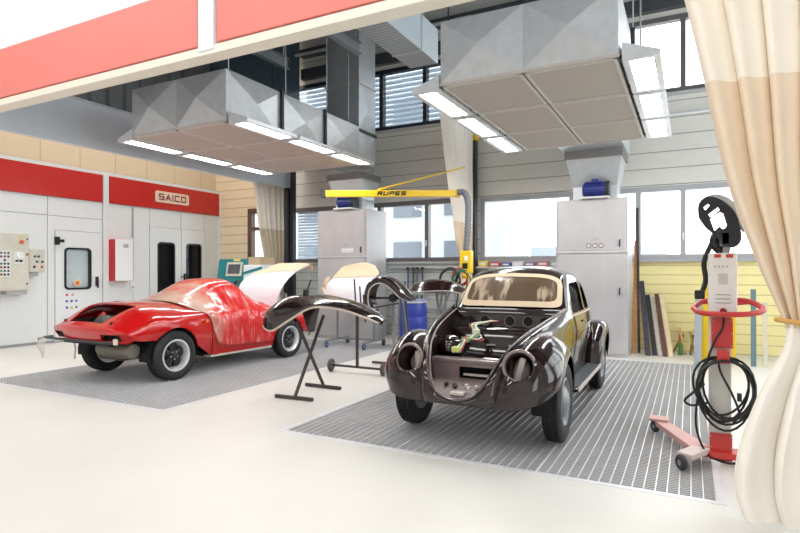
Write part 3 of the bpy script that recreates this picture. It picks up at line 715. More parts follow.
    net = [
     [(.58,2,.46),(.64,2,.475),(.69,2,.465),(.735,2,.44),(.75,2,.40),(.75,2,.375)],
     [(.56,35,.46),(.64,35,.485),(.70,35,.48),(.755,35,.45),(.775,35,.405),(.775,35,.37)],
     [(.54,70,.47),(.62,70,.495),(.70,70,.495),(.765,70,.46),(.785,70,.41),(.785,70,.37)],
     [(.50,105,.48),(.60,105,.505),(.69,105,.50),(.76,105,.465),(.78,105,.41),(.78,105,.37)],
     [(.44,140,.52),(.55,140,.545),(.65,140,.535),(.73,140,.49),(.765,140,.42),(.765,140,.37)],
     [(.42,175,.56),(.52,175,.585),(.61,175,.57),(.70,175,.51),(.74,175,.43),(.74,175,.37)]]
    rows = loft([[P2(q) for q in r] for r in net], 6, 5)
    if sx < 0: rows = mir(rows)
    rw = MB().grid(rows).build('rear_wing', M_maroon, bk, solid=.012, soff=0, smooth=50)
    # wheels
    for (wx, wy, fr) in ((.655, 0, True), (.655, 2.40, False)):
        c = V(sx*wx, wy, .333); ax = (sx, 0, 0)
        wh = MB().lathe(tyre_prof(.333, .195, .155, 5, .035), c, ax, 48, close=True).build('wheel', M_tyre, bk, smooth=40)
        MB().lathe([(.20, .062), (.19, .07), (.175, .045), (.165, .03), (.135, .03), (.0, .03), (0, -.05), (.2, -.06)], c, ax, 40).build('wheel_disc', M_hub, wh)
        MB().lathe([(.135, .028), (.13, .05), (.115, .066), (.08, .085), (.045, .094), (0, .097)], c, ax, 40).build('hubcap', M_hub, wh)
        half_well(c, sx, .375, -.14, .02, bk)
# cabin shell
net = [
 [(.60,.72,.30),(.62,.72,.55),(.645,.74,.78),(.625,.80,.97),(.590,.835,1.03),(.47,.80,1.05),(.25,.765,1.06),(0,.755,1.06)],
 [(.62,1.0,.28),(.65,1.0,.55),(.68,1.0,.78),(.655,1.0,.97),(.555,1.08,1.29),(.44,1.10,1.372),(.23,1.075,1.40),(0,1.065,1.405)],
 [(.63,1.3,.28),(.66,1.3,.55),(.69,1.3,.78),(.66,1.3,.97),(.57,1.33,1.33),(.46,1.35,1.425),(.24,1.35,1.468),(0,1.35,1.478)],
 [(.63,1.75,.28),(.66,1.75,.55),(.69,1.75,.78),(.655,1.75,.98),(.57,1.75,1.33),(.46,1.75,1.425),(.24,1.75,1.47),(0,1.75,1.48)],
 [(.60,2.2,.28),(.63,2.2,.55),(.66,2.2,.78),(.63,2.2,.98),(.54,2.2,1.27),(.44,2.2,1.365),(.23,2.2,1.42),(0,2.2,1.43)],
 [(.55,2.6,.28),(.58,2.6,.55),(.60,2.6,.78),(.565,2.6,.97),(.48,2.6,1.15),(.39,2.58,1.23),(.21,2.57,1.28),(0,2.57,1.29)],
 [(.50,2.9,.3),(.53,2.95,.5),(.50,2.95,.72),(.46,2.95,.86),(.39,2.92,.97),(.30,2.9,1.03),(.16,2.9,1.07),(0,2.9,1.08)],
 [(.42,3.12,.3),(.44,3.2,.45),(.40,3.22,.58),(.35,3.2,.70),(.29,3.18,.77),(.22,3.17,.81),(.12,3.16,.83),(0,3.16,.84)],
 [(.36,3.2,.3),(.36,3.26,.36),(.33,3.28,.42),(.28,3.29,.47),(.23,3.29,.50),(.17,3.29,.52),(.1,3.29,.53),(0,3.29,.53)]]
half = [[V(p.x*(.955 if p.z < 1 else .935), p.y, p.z) for p in r] for r in loft(net, 6, 5)]
full = [list(reversed(mir([r])[0]))+r[:0]+list(r[::-1])[1:] if False else [V(-p.x, p.y, p.z) for p in r]+[p for p in reversed(r[:-1])] for r in half]
dw = [(1.035,1.005),(1.13,1.24),(1.17,1.285),(1.23,1.305),(1.60,1.315),(1.655,1.29),(1.675,1.24),(1.685,1.005)]
qw = [(1.765,1.01),(1.765,1.25),(1.785,1.29),(1.83,1.305),(2.0,1.29),(2.13,1.235),(2.22,1.15),(2.25,1.06),(2.22,1.01)]
cut = [MB().prism(dw, 'x', -1, 1), MB().prism(qw, 'x', -1, 1)]
for sx in (-1, 1): cut.append(MB().cyl((sx*.42, 2.40, .333), (sx*.9, 2.40, .333), .37, 32))
sh = MB().grid(full).build('body_shell', M_maroon, bk, solid=.025, cuts=cut, smooth=45)
for sx in (-1, 1):
    # door: seams, handle, window trims as parts lying on the shell
    def at(y, z):
        best = min((p for r in half for p in r), key=lambda p: (p.y-y)**2+(p.z-z)**2); return V(sx*(best.x+.002), y, z)
    seam = MB()
    for y in (.985, 1.715):
        col = [V(sx*(cr(V(0,0,0),V(0,0,0),V(0,0,0),V(0,0,0),0).x+at(y, z).x*sx+.0), y, z) for z in (.36, .45, .55, .66, .78, .88, .97)]
        MB().tube(col, .004, 6).build('door_seam', M_cavity, bk)
    MB().tube([at(y, .985)+V(sx*.002, 0, 0) for y in (.86, 1.0, 1.3, 1.6, 1.9, 2.15)], .008, 8).build('belt_moulding', M_edge, bk, smooth=60)
    MB().bar(at(1.55, .9)+V(sx*.035, 0, 0), at(1.67, .9)+V(sx*.035, 0, 0), .016, .022).build('door_handle', M_maroon, bk, bevel=.004)
# dark interior: dash back, seats
MB().box(-.52, .52, 1.02, 1.10, .5, .98).build('dashboard', M_mar2, bk, bevel=.02)
for sx in (-1, 1): MB().box(sx*.08, sx*.5, 1.7, 1.82, .4, 1.08).build('seat_backrest', mat('dark_seat', (40, 36, 34), .8), bk, bevel=.04)
MB().box(-.54, .54, .85, 2.6, .26, .32).build('floor_pan', M_well, bk, smooth=0)
# windscreen masking: paper border, film inside it
def wpatch(u0, u1, s, off, n=18, mfac=9.):
    """superellipse patch on the windscreen surface; u across -1..1, v along rows 0..1"""
    return
sc_rows = [[V(-p.x, p.y, p.z) for p in r[20:]]+[p for p in reversed(r[20:-1])] for r in half[0:7]]
def wsurf(a, b):
    """a in -1..1 across, b in 0..1 up the windscreen between the cowl row and the row above it"""
    i = min(5, int(b*6)); fb = b*6-i
    def at_row(r):
        n = len(r)-1; q = (a+1)/2*n; k = min(n-1, int(q)); return r[k].lerp(r[k+1], q-k)
    return at_row(sc_rows[i]).lerp(at_row(sc_rows[i+1]), fb)
def wpatch(name, a0, b0, b1, off, m, p=5., hole=None):
    mb = MB(); N = 56
    def loop(s, a0=a0, b0=b0, b1=b1):
        o = []
        for k in range(N):
            g = 2*math.pi*k/N; c, d = math.cos(g), math.sin(g)
            x = math.copysign(abs(c)**(2/p), c); y = math.copysign(abs(d)**(2/p), d)
            q = wsurf(a0*s*x, (b0+b1)/2+(b1-b0)/2*s*y); o.append(q+V(0, -.92, .38)*off)
        return o
    rings = [loop(s) for s in ((1, .8, .6, .4, .2, .01) if not hole else ())]
    if hole: rings = [loop(1), loop(1, *hole)]
    for i in range(len(rings)-1):
        for k in range(N):
            l = (k+1) % N; mb.add([rings[i][k], rings[i][l], rings[i+1][l], rings[i+1][k]], [(0,1,2,3)])
    return mb.build(name, m, bk, smooth=60)
wpatch('masking_film', .79, .16, .88, .006, M_bfilm)
wpatch('masking_paper', .945, .02, 1.0, .012, M_tape, 5., (.78, .17, .85))
# luggage bay
tb = MB().box(-.45, .45, -.62, .6, .36, .385).build('trunk_floor', M_mar2, bk, smooth=0)
dp = MB(); dp.grid([[(-.575,.76,1.045),(0,.70,1.05),(.575,.76,1.045)],[(-.56,.72,.97),(0,.67,.975),(.56,.72,.97)],[(-.55,.72,.86),(0,.67,.86),(.55,.72,.86)]])
dp = dp.build('dash_panel', M_maroon, bk, solid=.012)
for x in (-.36, -.2, .06, .24, .40):
    r = .05 if abs(x) < .3 else .035
    MB().lathe([(r, -.004), (r+.008, 0), (r+.008, .01), (r-.002, .008), (r-.004, -.02), (0, -.022)], (x, .655+abs(x)*.09, .93), (0, -1, 0), 24).build('gauge_opening', M_prim if abs(x) < .3 else M_mar2, dp)
    MB().lathe([(r-.004, .0), (0, .001)], (x, .650+abs(x)*.09, .93), (0, -1, 0), 24).build('gauge_hole', M_well, dp)
lp = MB(); lp.grid(loft([[(-.5,.66,.86),(-.2,.64,.87),(.2,.64,.87),(.5,.66,.86)],[(-.49,.52,.84),(-.2,.50,.85),(.2,.50,.85),(.49,.52,.84)],[(-.44,.40,.62),(-.2,.38,.61),(.2,.38,.61),(.44,.40,.62)],[(-.42,.2,.57),(-.2,.2,.56),(.2,.2,.56),(.42,.2,.57)],[(-.40,.05,.565),(-.2,.05,.555),(.2,.05,.555),(.40,.05,.565)]], 5, 4))
lp = lp.build('luggage_panel', M_maroon, bk, solid=.012, smooth=60)
for x in (-.06, .16): MB().cbox((x, .425, .715), (.09, .03, .014)).build('panel_slot', M_edge, lp, smooth=0)
MB().tube(crline([(-.3,.492,.80),(-.1,.49,.785),(.1,.49,.785),(.3,.492,.80)], 4), .008, 6).build('panel_rib', M_prim, lp)
cm = MB().box(-.41, .41, -.24, -.12, .625, .665).build('cross_member', M_prim, bk, smooth=0, bevel=.008)
fb = MB().box(-.40, -.14, -.235, -.215, .42, .63).box(.34, .40, -.235, -.215, .42, .63).box(-.14, .34, -.235, -.215, .42, .465).box(-.14, .34, -.235, -.215, .60, .63)
fb.build('front_bulkhead', M_prim, bk, smooth=0, merge=1e-4)
MB().box(-.10, .31, -.236, -.2, .525, .54).build('bulkhead_rib', M_edge, cm, smooth=0)
MB().box(-.2, .38, -.1, .0, .42, .64).build('axle_box', M_well, bk, smooth=0)
lt = loft([[(-.36,-.22,.50),(-.15,-.22,.50),(.15,-.22,.50),(.36,-.22,.50)],[(-.33,-.40,.49),(-.15,-.40,.485),(.15,-.40,.485),(.33,-.40,.49)],[(-.25,-.58,.46),(-.12,-.60,.45),(.12,-.60,.45),(.25,-.58,.46)],[(-.16,-.66,.43),(-.08,-.69,.415),(.08,-.69,.415),(.16,-.66,.43)]], 5, 5)
lt = MB().grid(lt).build('latch_panel', M_prim, bk, solid=.01, smooth=60)
MB().cbox((0, -.62, .455), (.12, .08, .03)).build('bonnet_latch', M_edge, lt, smooth=0, bevel=.008)
for x, y in ((-.16, -.48), (-.08, -.5), (.02, -.48), (.11, -.5), (.18, -.46), (-.05, -.56), (.07, -.57)): MB().cbox((x, y, .49), (.03, .035, .03)).build('latch_fitting', M_cavity if x*y > 0 else M_edge, lt, smooth=0, bevel=.006)
MB().lathe([(0, .07), (.05, .065), (.1, .03), (.12, -.03), (.12, -.1)], (-.33, .05, .74), (.3, -.6, .7), 28).build('inner_wing_dome', M_maroon, bk)
mb_c = [((210, 226, 190), .012), ((110, 150, 110), .009), ((230, 226, 214), .008), ((190, 90, 70), .006)]
for i, (c, r) in enumerate(mb_c):
    j = i*.022
    MB().tube(crline([(-.22+j,-.17,.71),(-.20+j,-.05,.76+j),(-.26+j*.5,.12,.74+j),(-.16+j,.3,.84-j),(-.22-j,.45,.90),(-.1+j,.60,.93)], 6), r, 8).build('wiring_loom', mat('loom_%s' % 'abcd'[i], c, .5), bk, smooth=60)
for q, c in (((-.2, -.16, .735), (206, 216, 120)), ((-.17, .3, .85), (222, 226, 200)), ((-.21, .12, .79), (150, 190, 130))):
    MB().cbox(q, (.07, .05, .05)).build('wiring_connector', mat('connector_%d' % c[0], c, .5), bk, smooth=0, bevel=.01)
MB().tube([(-.6, 0, .30), (.6, 0, .30)], .035, 12).build('front_axle', M_well, bk)
MB().tube([(-.6, 0, .42), (.6, 0, .42)], .035, 12).build('front_axle', M_well, bk)

# ------------------------------------------------------------ red sports car (rear towards the camera: front at +y)
M_redp = paint('red_gloss_paint', (190, 12, 12), .25)
M_redin = mat('red_overspray_inside', (120, 22, 18), .5)
rc = thing('sports_car', 'red sports car without engine lid, cabin draped in clear masking film', 'car', (-6.79, 5.18, 0), R(-2.5))
net = [
 [(.71,-.60,.53),(.69,-.655,.535),(.62,-.71,.545),(.45,-.75,.55),(.25,-.775,.555),(0,-.78,.555)],
 [(.775,-.58,.575),(.765,-.655,.63),(.70,-.74,.675),(.5,-.785,.70),(.27,-.805,.712),(0,-.812,.715)],
 [(.79,-.54,.565),(.785,-.60,.66),(.72,-.68,.712),(.52,-.715,.765),(.28,-.73,.785),(0,-.735,.79)],
 [(.805,-.3,.55),(.825,-.3,.68),(.775,-.33,.825),(.58,-.36,.945),(.3,-.37,.988),(0,-.37,.995)],
 [(.82,0,.55),(.845,0,.67),(.79,0,.83),(.6,0,.955),(.32,.02,1.015),(0,.03,1.025)],
 [(.80,.35,.42),(.815,.35,.62),(.76,.35,.82),(.62,.36,.91),(.4,.4,.96),(0,.4,.99)],
 [(.72,.7,.24),(.765,.7,.55),(.735,.7,.80),(.64,.72,.87),(.4,.75,.87),(0,.75,.87)],
 [(.71,1.3,.22),(.76,1.3,.55),(.735,1.3,.79),(.66,1.3,.86),(.4,1.3,.8),(0,1.3,.8)],
 [(.72,1.85,.24),(.765,1.85,.55),(.735,1.85,.78),(.62,1.85,.86),(.4,1.85,.88),(0,1.85,.90)],
 [(.76,2.25,.42),(.795,2.25,.58),(.765,2.25,.73),(.65,2.25,.815),(.42,2.25,.77),(0,2.25,.79)],
 [(.74,2.65,.40),(.765,2.65,.52),(.74,2.65,.67),(.63,2.65,.74),(.4,2.65,.66),(0,2.65,.68)],
 [(.66,2.92,.35),(.68,2.95,.45),(.64,2.97,.56),(.54,2.98,.61),(.35,2.99,.56),(0,3.0,.57)],
 [(.58,3.0,.28),(.6,3.03,.38),(.55,3.08,.46),(.45,3.1,.50),(.3,3.1,.49),(0,3.12,.48)]]
half = loft(net, 6, 6)
full = [[V(-p.x, p.y, p.z) for p in r]+[p for p in reversed(r[:-1])] for r in half]
cut = [MB().prism([(-.36,-.71),(-.33,-.735),(.33,-.735),(.36,-.71),(.475,-.36),(.44,-.325),(-.44,-.325),(-.475,-.36)], 'z', .73, 1.3)]
for sx in (-1, 1):
    cut.append(MB().cyl((sx*.45, 0, .325), (sx*1.0, 0, .325), .368, 40)); cut.append(MB().cyl((sx*.45, 2.27, .315), (sx*1.0, 2.27, .315), .345, 40))
    cut.append(MB().box(sx*.40, sx*.70, -.85, -.63, .575, .652))
MB().grid(full).build('body_shell', M_redp, rc, solid=.02, cuts=cut, smooth=40)
eb = MB().box(-.50, .50, -.72, -.1, .50, .52).box(-.50, -.49, -.72, -.1, .52, .8).box(.49, .50, -.72, -.1, .52, .8).box(-.49, .49, -.11, -.1, .52, .84).build('engine_bay', mat('dark_engine_bay', (34, 26, 25), .7), rc, smooth=0)  # floor and walls of the bay in one dark brown
eng = MB().lathe([(0, 0), (.13, 0), (.16, .04), (.16, .16), (.12, .2), (0, .2)], (.08, -.42, .68), (0, -1, .2), 24).build('cooling_fan', mat('dark_alloy', (88, 84, 80), .5, .4), rc)
MB().box(-.32, -.08, -.5, -.2, .52, .76).build('air_filter_box', M_blackp, rc, bevel=.03)
MB().box(.28, .44, -.5, -.25, .52, .74).build('battery_box', mat('dark_red_box', (104, 28, 24), .5), rc, bevel=.02)
MB().tube(crline([(-.3, -.35, .82), (-.1, -.42, .86), (.0, -.55, .76)], 6), .03, 10).build('red_intake_hose', mat('red_hose', (176, 24, 40), .4), rc, smooth=60)
MB().bar((-.02, -.66, .56), (.0, -.5, .84), .03, .03).build('engine_strut', M_edge, rc, smooth=0)
MB().tube(crline([(.2, -.6, .6), (.25, -.5, .8), (.1, -.4, .84), (.3, -.3, .8)], 5), .014, 8).build('engine_hose', M_black, rc, smooth=60)
for sx in (-1, 1):
    MB().box(sx*.42, sx*.69, -.68, -.63, .57, .66).build('tail_lamp_recess', M_cavity, rc, smooth=0)
    for (wy, r, w, wx) in ((0, .325, .215, .715), (2.27, .31, .185, .70)):
        c = V(sx*wx, wy, r); ax = (sx, 0, 0)
        wh = MB().lathe(tyre_prof(r, .20, w, 6, .035), c, ax, 48, close=True).build('wheel', M_tyre, rc, smooth=40)
        MB().lathe([(.212, w*.40), (.212, w*.48), (.194, w*.49), (.182, w*.40), (.165, w*.05), (.158, -w*.1), (.158, -w*.4), (.205, -w*.42)], c, ax, 44).build('rim', M_pol, wh)
        sp = MB(); u = V(0, 1, 0); up = V(0, 0, 1)
        for k in range(5):
            a = math.pi/2+2*math.pi*k/5; d = u*math.cos(a)+up*math.sin(a); e = -u*math.sin(a)+up*math.cos(a)
            A = c+V(sx*w*.12, 0, 0); N = V(sx, 0, 0)
            pr = [(.03, .028), (.06, .036), (.1, .054), (.13, .062), (.162, .055)]
            L_ = [A+d*q[0]+e*q[1]+N*(.012-.02*(q[0]/.16)) for q in pr]; R_ = [A+d*q[0]-e*q[1]+N*(.012-.02*(q[0]/.16)) for q in pr]; M_ = [A+d*q[0]+N*(.03-.02*(q[0]/.16)) for q in pr]
            sp.grid([L_, M_, R_])
        sp.lathe([(.058, .0), (.055, .03), (.035, .04), (0, .042)], c+V(sx*w*.12, 0, 0), ax, 20)
        sp.build('wheel_centre', M_blk, wh, smooth=50, solid=.01, merge=0)
        MB().lathe([(.16, -.03), (.0, -.03)], c, ax, 30).build('brake_disc', M_well, wh)
        for k in range(5):
            a = math.pi/2+2*math.pi*(k+.5)/5; q = c+V(sx*w*.12, 0, 0)+u*math.cos(a)*.05+up*math.sin(a)*.05
            MB().cyl(q, q+V(sx*.035, 0, 0), .009, 8).build('wheel_nut', M_pol, wh)
        half_well(c, sx, .375 if r > .32 else .352, -.17, .07, rc)
MB().tube(crline([(-.78, -.70, .555), (-.72, -.80, .55), (.68, -.79, .555)], 4), .018, 8).build('bumper_carrier', M_dark, rc, smooth=60)
MB().cbox((.70, -.78, .575), (.05, .03, .07)).build('carrier_end', mat('pale_grey_end', (220, 206, 190), .5), rc, smooth=0)
MB().bar((-.80, -.78, .55), (-.95, -.80, .52), .03, .03).build('carrier_arm', M_dark, rc, smooth=0)
MB().lathe([(0, -.34), (.09, -.33), (.10, -.3), (.10, .3), (.09, .33), (0, .34)], (.28, -.48, .42), (1, 0, 0), 24).build('silencer', mat('dusty_exhaust', (132, 126, 116), .6, .3), rc)
MB().box(-.3, .25, -.4, .3, .25, .5).build('gearbox', mat('dusty_alloy', (100, 94, 86), .7, .2), rc, bevel=.05)
MB().tube([(-.6, 0, .31), (.6, 0, .31)], .04, 12).build('rear_axle', M_well, rc)
MB().tube(crline([(-.5, -.6, .52), (-.48, -.58, .40), (-.43, -.62, .33), (-.46, -.6, .27)], 4), .012, 6).build('loose_cable', M_white, rc, smooth=60)
MB().lathe([(0, 0), (.035, 0), (.035, .03), (0, .035)], (.55, -.45, .36), (0, -1, 0), 14).build('yellow_cap', mat('yellow_plastic_cap', (224, 200, 40), .5), rc)
pw = loft([[(-.93,-.80,.56),(-.86,-.83,.555),(-.78,-.80,.55)],[(-.95,-.80,.45),(-.87,-.86,.44),(-.79,-.80,.45)],[(-.90,-.78,.36),(-.87,-.82,.34),(-.82,-.79,.35)],[(-.875,-.79,.27),(-.87,-.80,.265),(-.86,-.79,.27)]], 4, 4)
t = NT('milky_plastic'); M_plast = t.bsdf(lin((222, 216, 204)), .3, alpha=.45)
MB().grid(pw).build('plastic_bag', M_plast, rc, smooth=60)
MB().box(.60, .755, .62, 1.86, .215, .24).build('sill_strip', mat('taped_pale_sill', (206, 204, 190), .6), rc, smooth=0, bevel=.004)
MB().lathe([(0, 0), (.022, 0), (.02, .012), (0, .016)], (.795, .50, .735), (1, .1, .1), 16).build('side_repeater', mat('orange_lens', (232, 110, 24), .3), rc)
MB().tube([V(.75, .62, .84), V(.772, .63, .70), V(.77, .64, .5), V(.74, .65, .26)], .004, 6).build('door_seam', M_cavity, rc)
MB().box(-.6, .6, .7, 1.8, .2, .26).build('floor_pan', M_well, rc, smooth=0)
for sx in (-1, 1): MB().box(sx*.1, sx*.52, .85, 1.0, .3, 1.02).build('seat_backrest', mat('tan_seat_cover', (190, 160, 120), .7), rc, bevel=.05)
# masking film draped over the cabin and down the sides
net = [
 [(0,.24,1.022),(.25,.25,1.015),(.45,.27,.995),(.60,.32,.945),(.68,.43,.89),(.75,.55,.84),(.785,.62,.74)],
 [(0,.55,1.13),(.25,.55,1.12),(.43,.57,1.07),(.55,.60,1.0),(.66,.63,.91),(.775,.68,.78),(.79,.74,.40)],
 [(0,.90,1.28),(.25,.90,1.27),(.43,.92,1.225),(.525,.93,1.12),(.65,.92,.95),(.79,.86,.75),(.80,.85,.33)],
 [(0,1.14,1.325),(.25,1.14,1.315),(.45,1.15,1.27),(.545,1.16,1.15),(.68,1.15,.96),(.785,1.13,.75),(.80,1.12,.31)],
 [(0,1.32,1.295),(.25,1.32,1.285),(.45,1.33,1.235),(.56,1.36,1.1),(.68,1.4,.93),(.785,1.42,.72),(.795,1.42,.30)],
 [(0,1.62,1.08),(.25,1.62,1.07),(.46,1.64,1.02),(.60,1.66,.93),(.69,1.67,.87),(.785,1.68,.70),(.79,1.68,.29)],
 [(0,1.93,.92),(.25,1.93,.92),(.48,1.93,.91),(.62,1.92,.88),(.70,1.92,.82),(.785,1.88,.68),(.785,1.86,.30)]]
half = loft(net, 10, 10)
full = [[V(-p.x, p.y, p.z) for p in r]+[p for p in reversed(r[:-1])] for r in half]
nC = len(full[0])
def wr(p, j):
    side = abs(p.x)/.8; ang = math.atan2(p.z-.95, p.y-1.1)
    n = noise.noise(V(p.x*3+7, p.y*7, p.z*1.5))*.5+noise.noise(V(p.x*9, p.y*16, p.z*2.5+3))*.35
    n2 = math.sin(p.y*34+p.z*9+3*noise.noise(p*3))*.25
    a = .006+.034*max(0, side-.55)
    return p+V(math.copysign(1, p.x)*a*(n+n2)*1.3 if side > .55 else 0, 0, a*(n+n2*.5))
edge = len(full)-1
full = [[p if i in (0, edge) else wr(p, j) for j, p in enumerate(r)] for i, r in enumerate(full)]
t = NT('red_misted_film'); _, s = t.coords()
f = t.noise(2.2, 5, (1, 1.6, .8)); g = t.noise(5.5, 5, (1, 4, .7))
# overspray: thick on the front and side, thin over the rear window
dens = t.math('ADD', t.math('ADD', t.math('MULTIPLY', f, .9), t.math('MULTIPLY', t.ramp(s[1], .25, 1.25), .62)), -.22)
streak = t.ramp(g, .56, .70)
col = t.mix(t.ramp(dens, .30, .62), lin((226, 196, 178)), lin((204, 30, 28)))
col = t.mix(t.math('MULTIPLY', streak, .42), col, lin((240, 190, 180)))
M_rfilm = t.bsdf(col, .22, 0, .6, g, .35, .02, alpha=t.math('ADD', t.math('MULTIPLY', t.ramp(dens, .2, .6), .28), .70))
MB().grid(full).build('masking_film', M_rfilm, rc, smooth=80)
# ================================================================== CURTAINS, STANDS, EQUIPMENT AND SMALL THINGS
M_cur1 = mat('cream_curtain_cloth', (246, 236, 220), .8, var=.02)
M_cur2 = mat('tan_curtain_cloth', (234, 214, 188), .8, var=.03)
M_cur3 = mat('white_canvas', (250, 244, 234), .8, var=.02)
def curtain(name, label, levels, plane, folds, bands, seed=1, off=0.):
    """levels: (z, start, end, amp) from top down, along x (plane 'y' at off) or along y (plane 'x')"""
    th = thing(name, label, 'curtain', (0, 0, 0))
    P = crline([V(l[1], l[2], l[3]) for l in levels], 6); Zs = crline([V(l[0], 0, 0) for l in levels], 6)
    for (nm, z1, z0, m_, *fo) in bands:
      F = fo[0] if fo else folds; m = F*12; rows = []
      for p, z in zip(P, Zs):
        if not z0-1e-6 <= z.x <= z1+1e-6: continue
        r = []
        for k in range(m+1):
            u = k/m; ph = 2*math.pi*F*u+1.6*noise.noise(V(u*5+seed, .5, seed))+.5*noise.noise(V(u*9, z.x*.7, seed))
            a = p.z*(math.sin(ph)+.35*math.sin(ph*2.1+seed)+.25*noise.noise(V(u*14, z.x*1.2, seed*3)))
            w = u+.35/F*math.sin(ph*1.0+.8)*.6
            q = p.x+(p.y-p.x)*w
            r.append(V(q, off+a, z.x) if plane == 'y' else V(off+a, q, z.x))
        rows.append(r)
      MB().grid(rows).build(nm, m_, th, smooth=80, solid=.004, soff=0)
    return th
ct = curtain('bay_curtain', 'tall cream and tan curtain gathered with a tie at the right of the bay opening',
  [(3.46,-.17,2.0,.055),(2.98,-.05,1.9,.055),(2.52,.05,1.7,.055),(1.95,.17,1.42,.05),(1.5,.315,1.16,.04),(1.15,.455,.82,.028),(1.11,.462,.80,.025),(.98,.44,.86,.035),(.72,.32,.95,.06),(.40,.215,1.02,.075),(.16,.195,1.05,.06),(.012,.235,1.05,.05)], 'y', 11,
  [('upper_cloth', 3.47, 2.52, M_cur1), ('middle_cloth', 2.52, 1.11, M_cur2), ('lower_canvas', 1.15, 0, M_cur3, 5)], 2, 3.74)
MB().tube([V(.615+.185*math.cos(R(a)), 3.74+.065*math.sin(R(a)), 1.135-.02*math.cos(R(a))) for a in range(0, 360, 15)], .014, 8, closed=True).build('tie_band', mat('ochre_tie', (206, 158, 84), .6), ct, smooth=60)
MB().cyl((-.3, 3.74, 3.455), (2.2, 3.74, 3.455), .012, 8).build('curtain_rail', M_galv, ct)
curtain('bay_curtain', 'cream curtain hanging between the two bays beside the ribbed hose',
  [(4.38,9.30,10.9,.07),(3.5,9.55,10.9,.07),(2.4,10.0,10.9,.055),(2.04,10.12,10.9,.05),(1.6,10.4,10.9,.04),(1.0,10.4,10.9,.05),(.012,10.3,10.9,.06)], 'x', 8,
  [('upper_cloth', 4.4, 2.4, M_cur3), ('lower_cloth', 2.4, 0, M_cur2)], 5, -4.02)
curtain('bay_curtain', 'greyish curtain gathered at the far end of the blue-grey lintel, above the teal cabinet',
  [(3.41,9.40,10.45,.06),(2.9,9.48,10.45,.055),(2.4,9.58,10.45,.05),(1.64,9.78,10.42,.045),(1.0,9.78,10.4,.05),(.012,9.7,10.4,.05)], 'x', 6,
  [('upper_cloth', 3.42, 2.4, mat('greyish_curtain_cloth', (206, 200, 188), .8)), ('lower_cloth', 2.4, 0, mat('tan_grey_cloth', (176, 164, 144), .8))], 8, -8.52)

# ------------------------------------------------ booth wall equipment
M_pan = mat('beige_cabinet_paint', (206, 204, 192), .45)
cp = thing('control_cabinet', 'large beige control cabinet with buttons and a gauge on the booth wall', 'control cabinet', (BX, 5.57, 1.6))
MB().box(0, .24, -.57, .57, -.53, .54).build('cabinet_box', M_pan, cp, smooth=0, bevel=.012)
MB().box(.24, .25, -.54, .54, -.50, .51).build('cabinet_door', M_pan, cp, smooth=0, bevel=.004)
kp = MB().box(.25, .256, .04, .24, -.27, .21).build('button_plate', mat('pale_plate', (222, 224, 222), .4), cp, smooth=0)
bc = [(60, 60, 64), (40, 110, 90), (70, 70, 74), (60, 60, 64), (150, 60, 50), (60, 60, 64)]
k = 0
for i in range(7):
    for j in range(3):
        if (i, j) in ((2, 0), (2, 2)): continue
        MB().lathe([(0, .012), (.016, .012), (.018, .004), (.022, 0)], (.256, .08+j*.06, .17-i*.066), (1, 0, 0), 12).build('push_button', mat('button_paint_%d' % (k % 6), bc[k % 6], .4), kp); k += 1
gp = MB().box(.25, .255, .30, .48, -.03, .2).build('gauge_plate', mat('pale_plate', (222, 224, 222), .4), cp, smooth=0)
g_ = MB().lathe([(0, .02), (.05, .02), (.06, .012), (.062, 0)], (.255, .39, .13), (1, 0, 0), 24).build('gauge', M_white, gp)
MB().bar((.277, .39, .13), (.277, .415, .15), .005, .002).build('gauge_needle', M_blackp, g_, smooth=0)
for j in (0, 1): MB().box(.255, .265, .32+j*.07, .37+j*.07, .01, .045).build('switch', M_blackp, gp, smooth=0)
MB().lathe([(0, .05), (.035, .05), (.04, .035), (.03, .02), (.022, 0)], (.25, .42, .38), (1, 0, 0), 18).build('emergency_button', mat('orange_red_button', (208, 90, 40), .4), cp)
MB().box(.25, .254, .40, .44, .44, .5).build('warning_label', mat('yellow_label', (226, 206, 110), .5), cp, smooth=0)
MB().lathe([(0, .03), (.02, .03), (.025, 0)], (.25, .53, .15), (1, 0, 0), 12).build('cabinet_lock', mat('brass_lock', (170, 130, 60), .4, .5), cp)
for z in (.44, -.4): MB().lathe([(0, .012), (.012, .012), (.014, 0)], (.25, .53, z), (1, 0, 0), 10).build('door_screw', M_blackp, cp)
for y in (.03, .1): MB().tube([(.12, y, -.53), (.12, y+.01, -.66), (.10, y+.03, -.78)], .012, 8).build('cable_tail', mat('tan_cable', (170, 160, 136), .6), cp)
MB().box(.02, .2, .2, .56, -.60, -.53).build('cable_gland_strip', mat('grey_label', (176, 174, 176), .5), cp, smooth=0, bevel=.006)
sb = thing('switch_box', 'small beige switch box beside the large control cabinet', 'switch box', (BX, 6.33, 1.62))
MB().box(0, .16, -.145, .15, -.2, .24).build('box_body', M_pan, sb, smooth=0, bevel=.01)
for y, z, c in ((.09, -.1, (206, 90, 40)), (-.05, -.1, (40, 40, 44)), (.0, .0, (70, 90, 110)), (.1, .0, (60, 62, 66)), (-.04, .1, (70, 130, 170)), (.03, .1, (70, 130, 170))):
    MB().lathe([(0, .02), (.02, .02), (.024, 0)], (.16, y, z), (1, 0, 0), 12).build('push_button', mat('switch_paint_%d' % c[0], c, .4), sb)
MB().box(.02, .1, -.12, .06, -.28, -.2).build('cable_duct', mat('grey_label', (176, 174, 176), .5), sb, smooth=0, bevel=.01)
fb_ = thing('wall_box', 'white box with a red side on the booth wall beside the double door', 'wall box', (BX, 8.15, 1.68))
MB().box(.0, .22, -.22, .22, -.46, .46).build('box_body', mat('red_box_paint', (196, 26, 28), .3), fb_, smooth=0, bevel=.008)
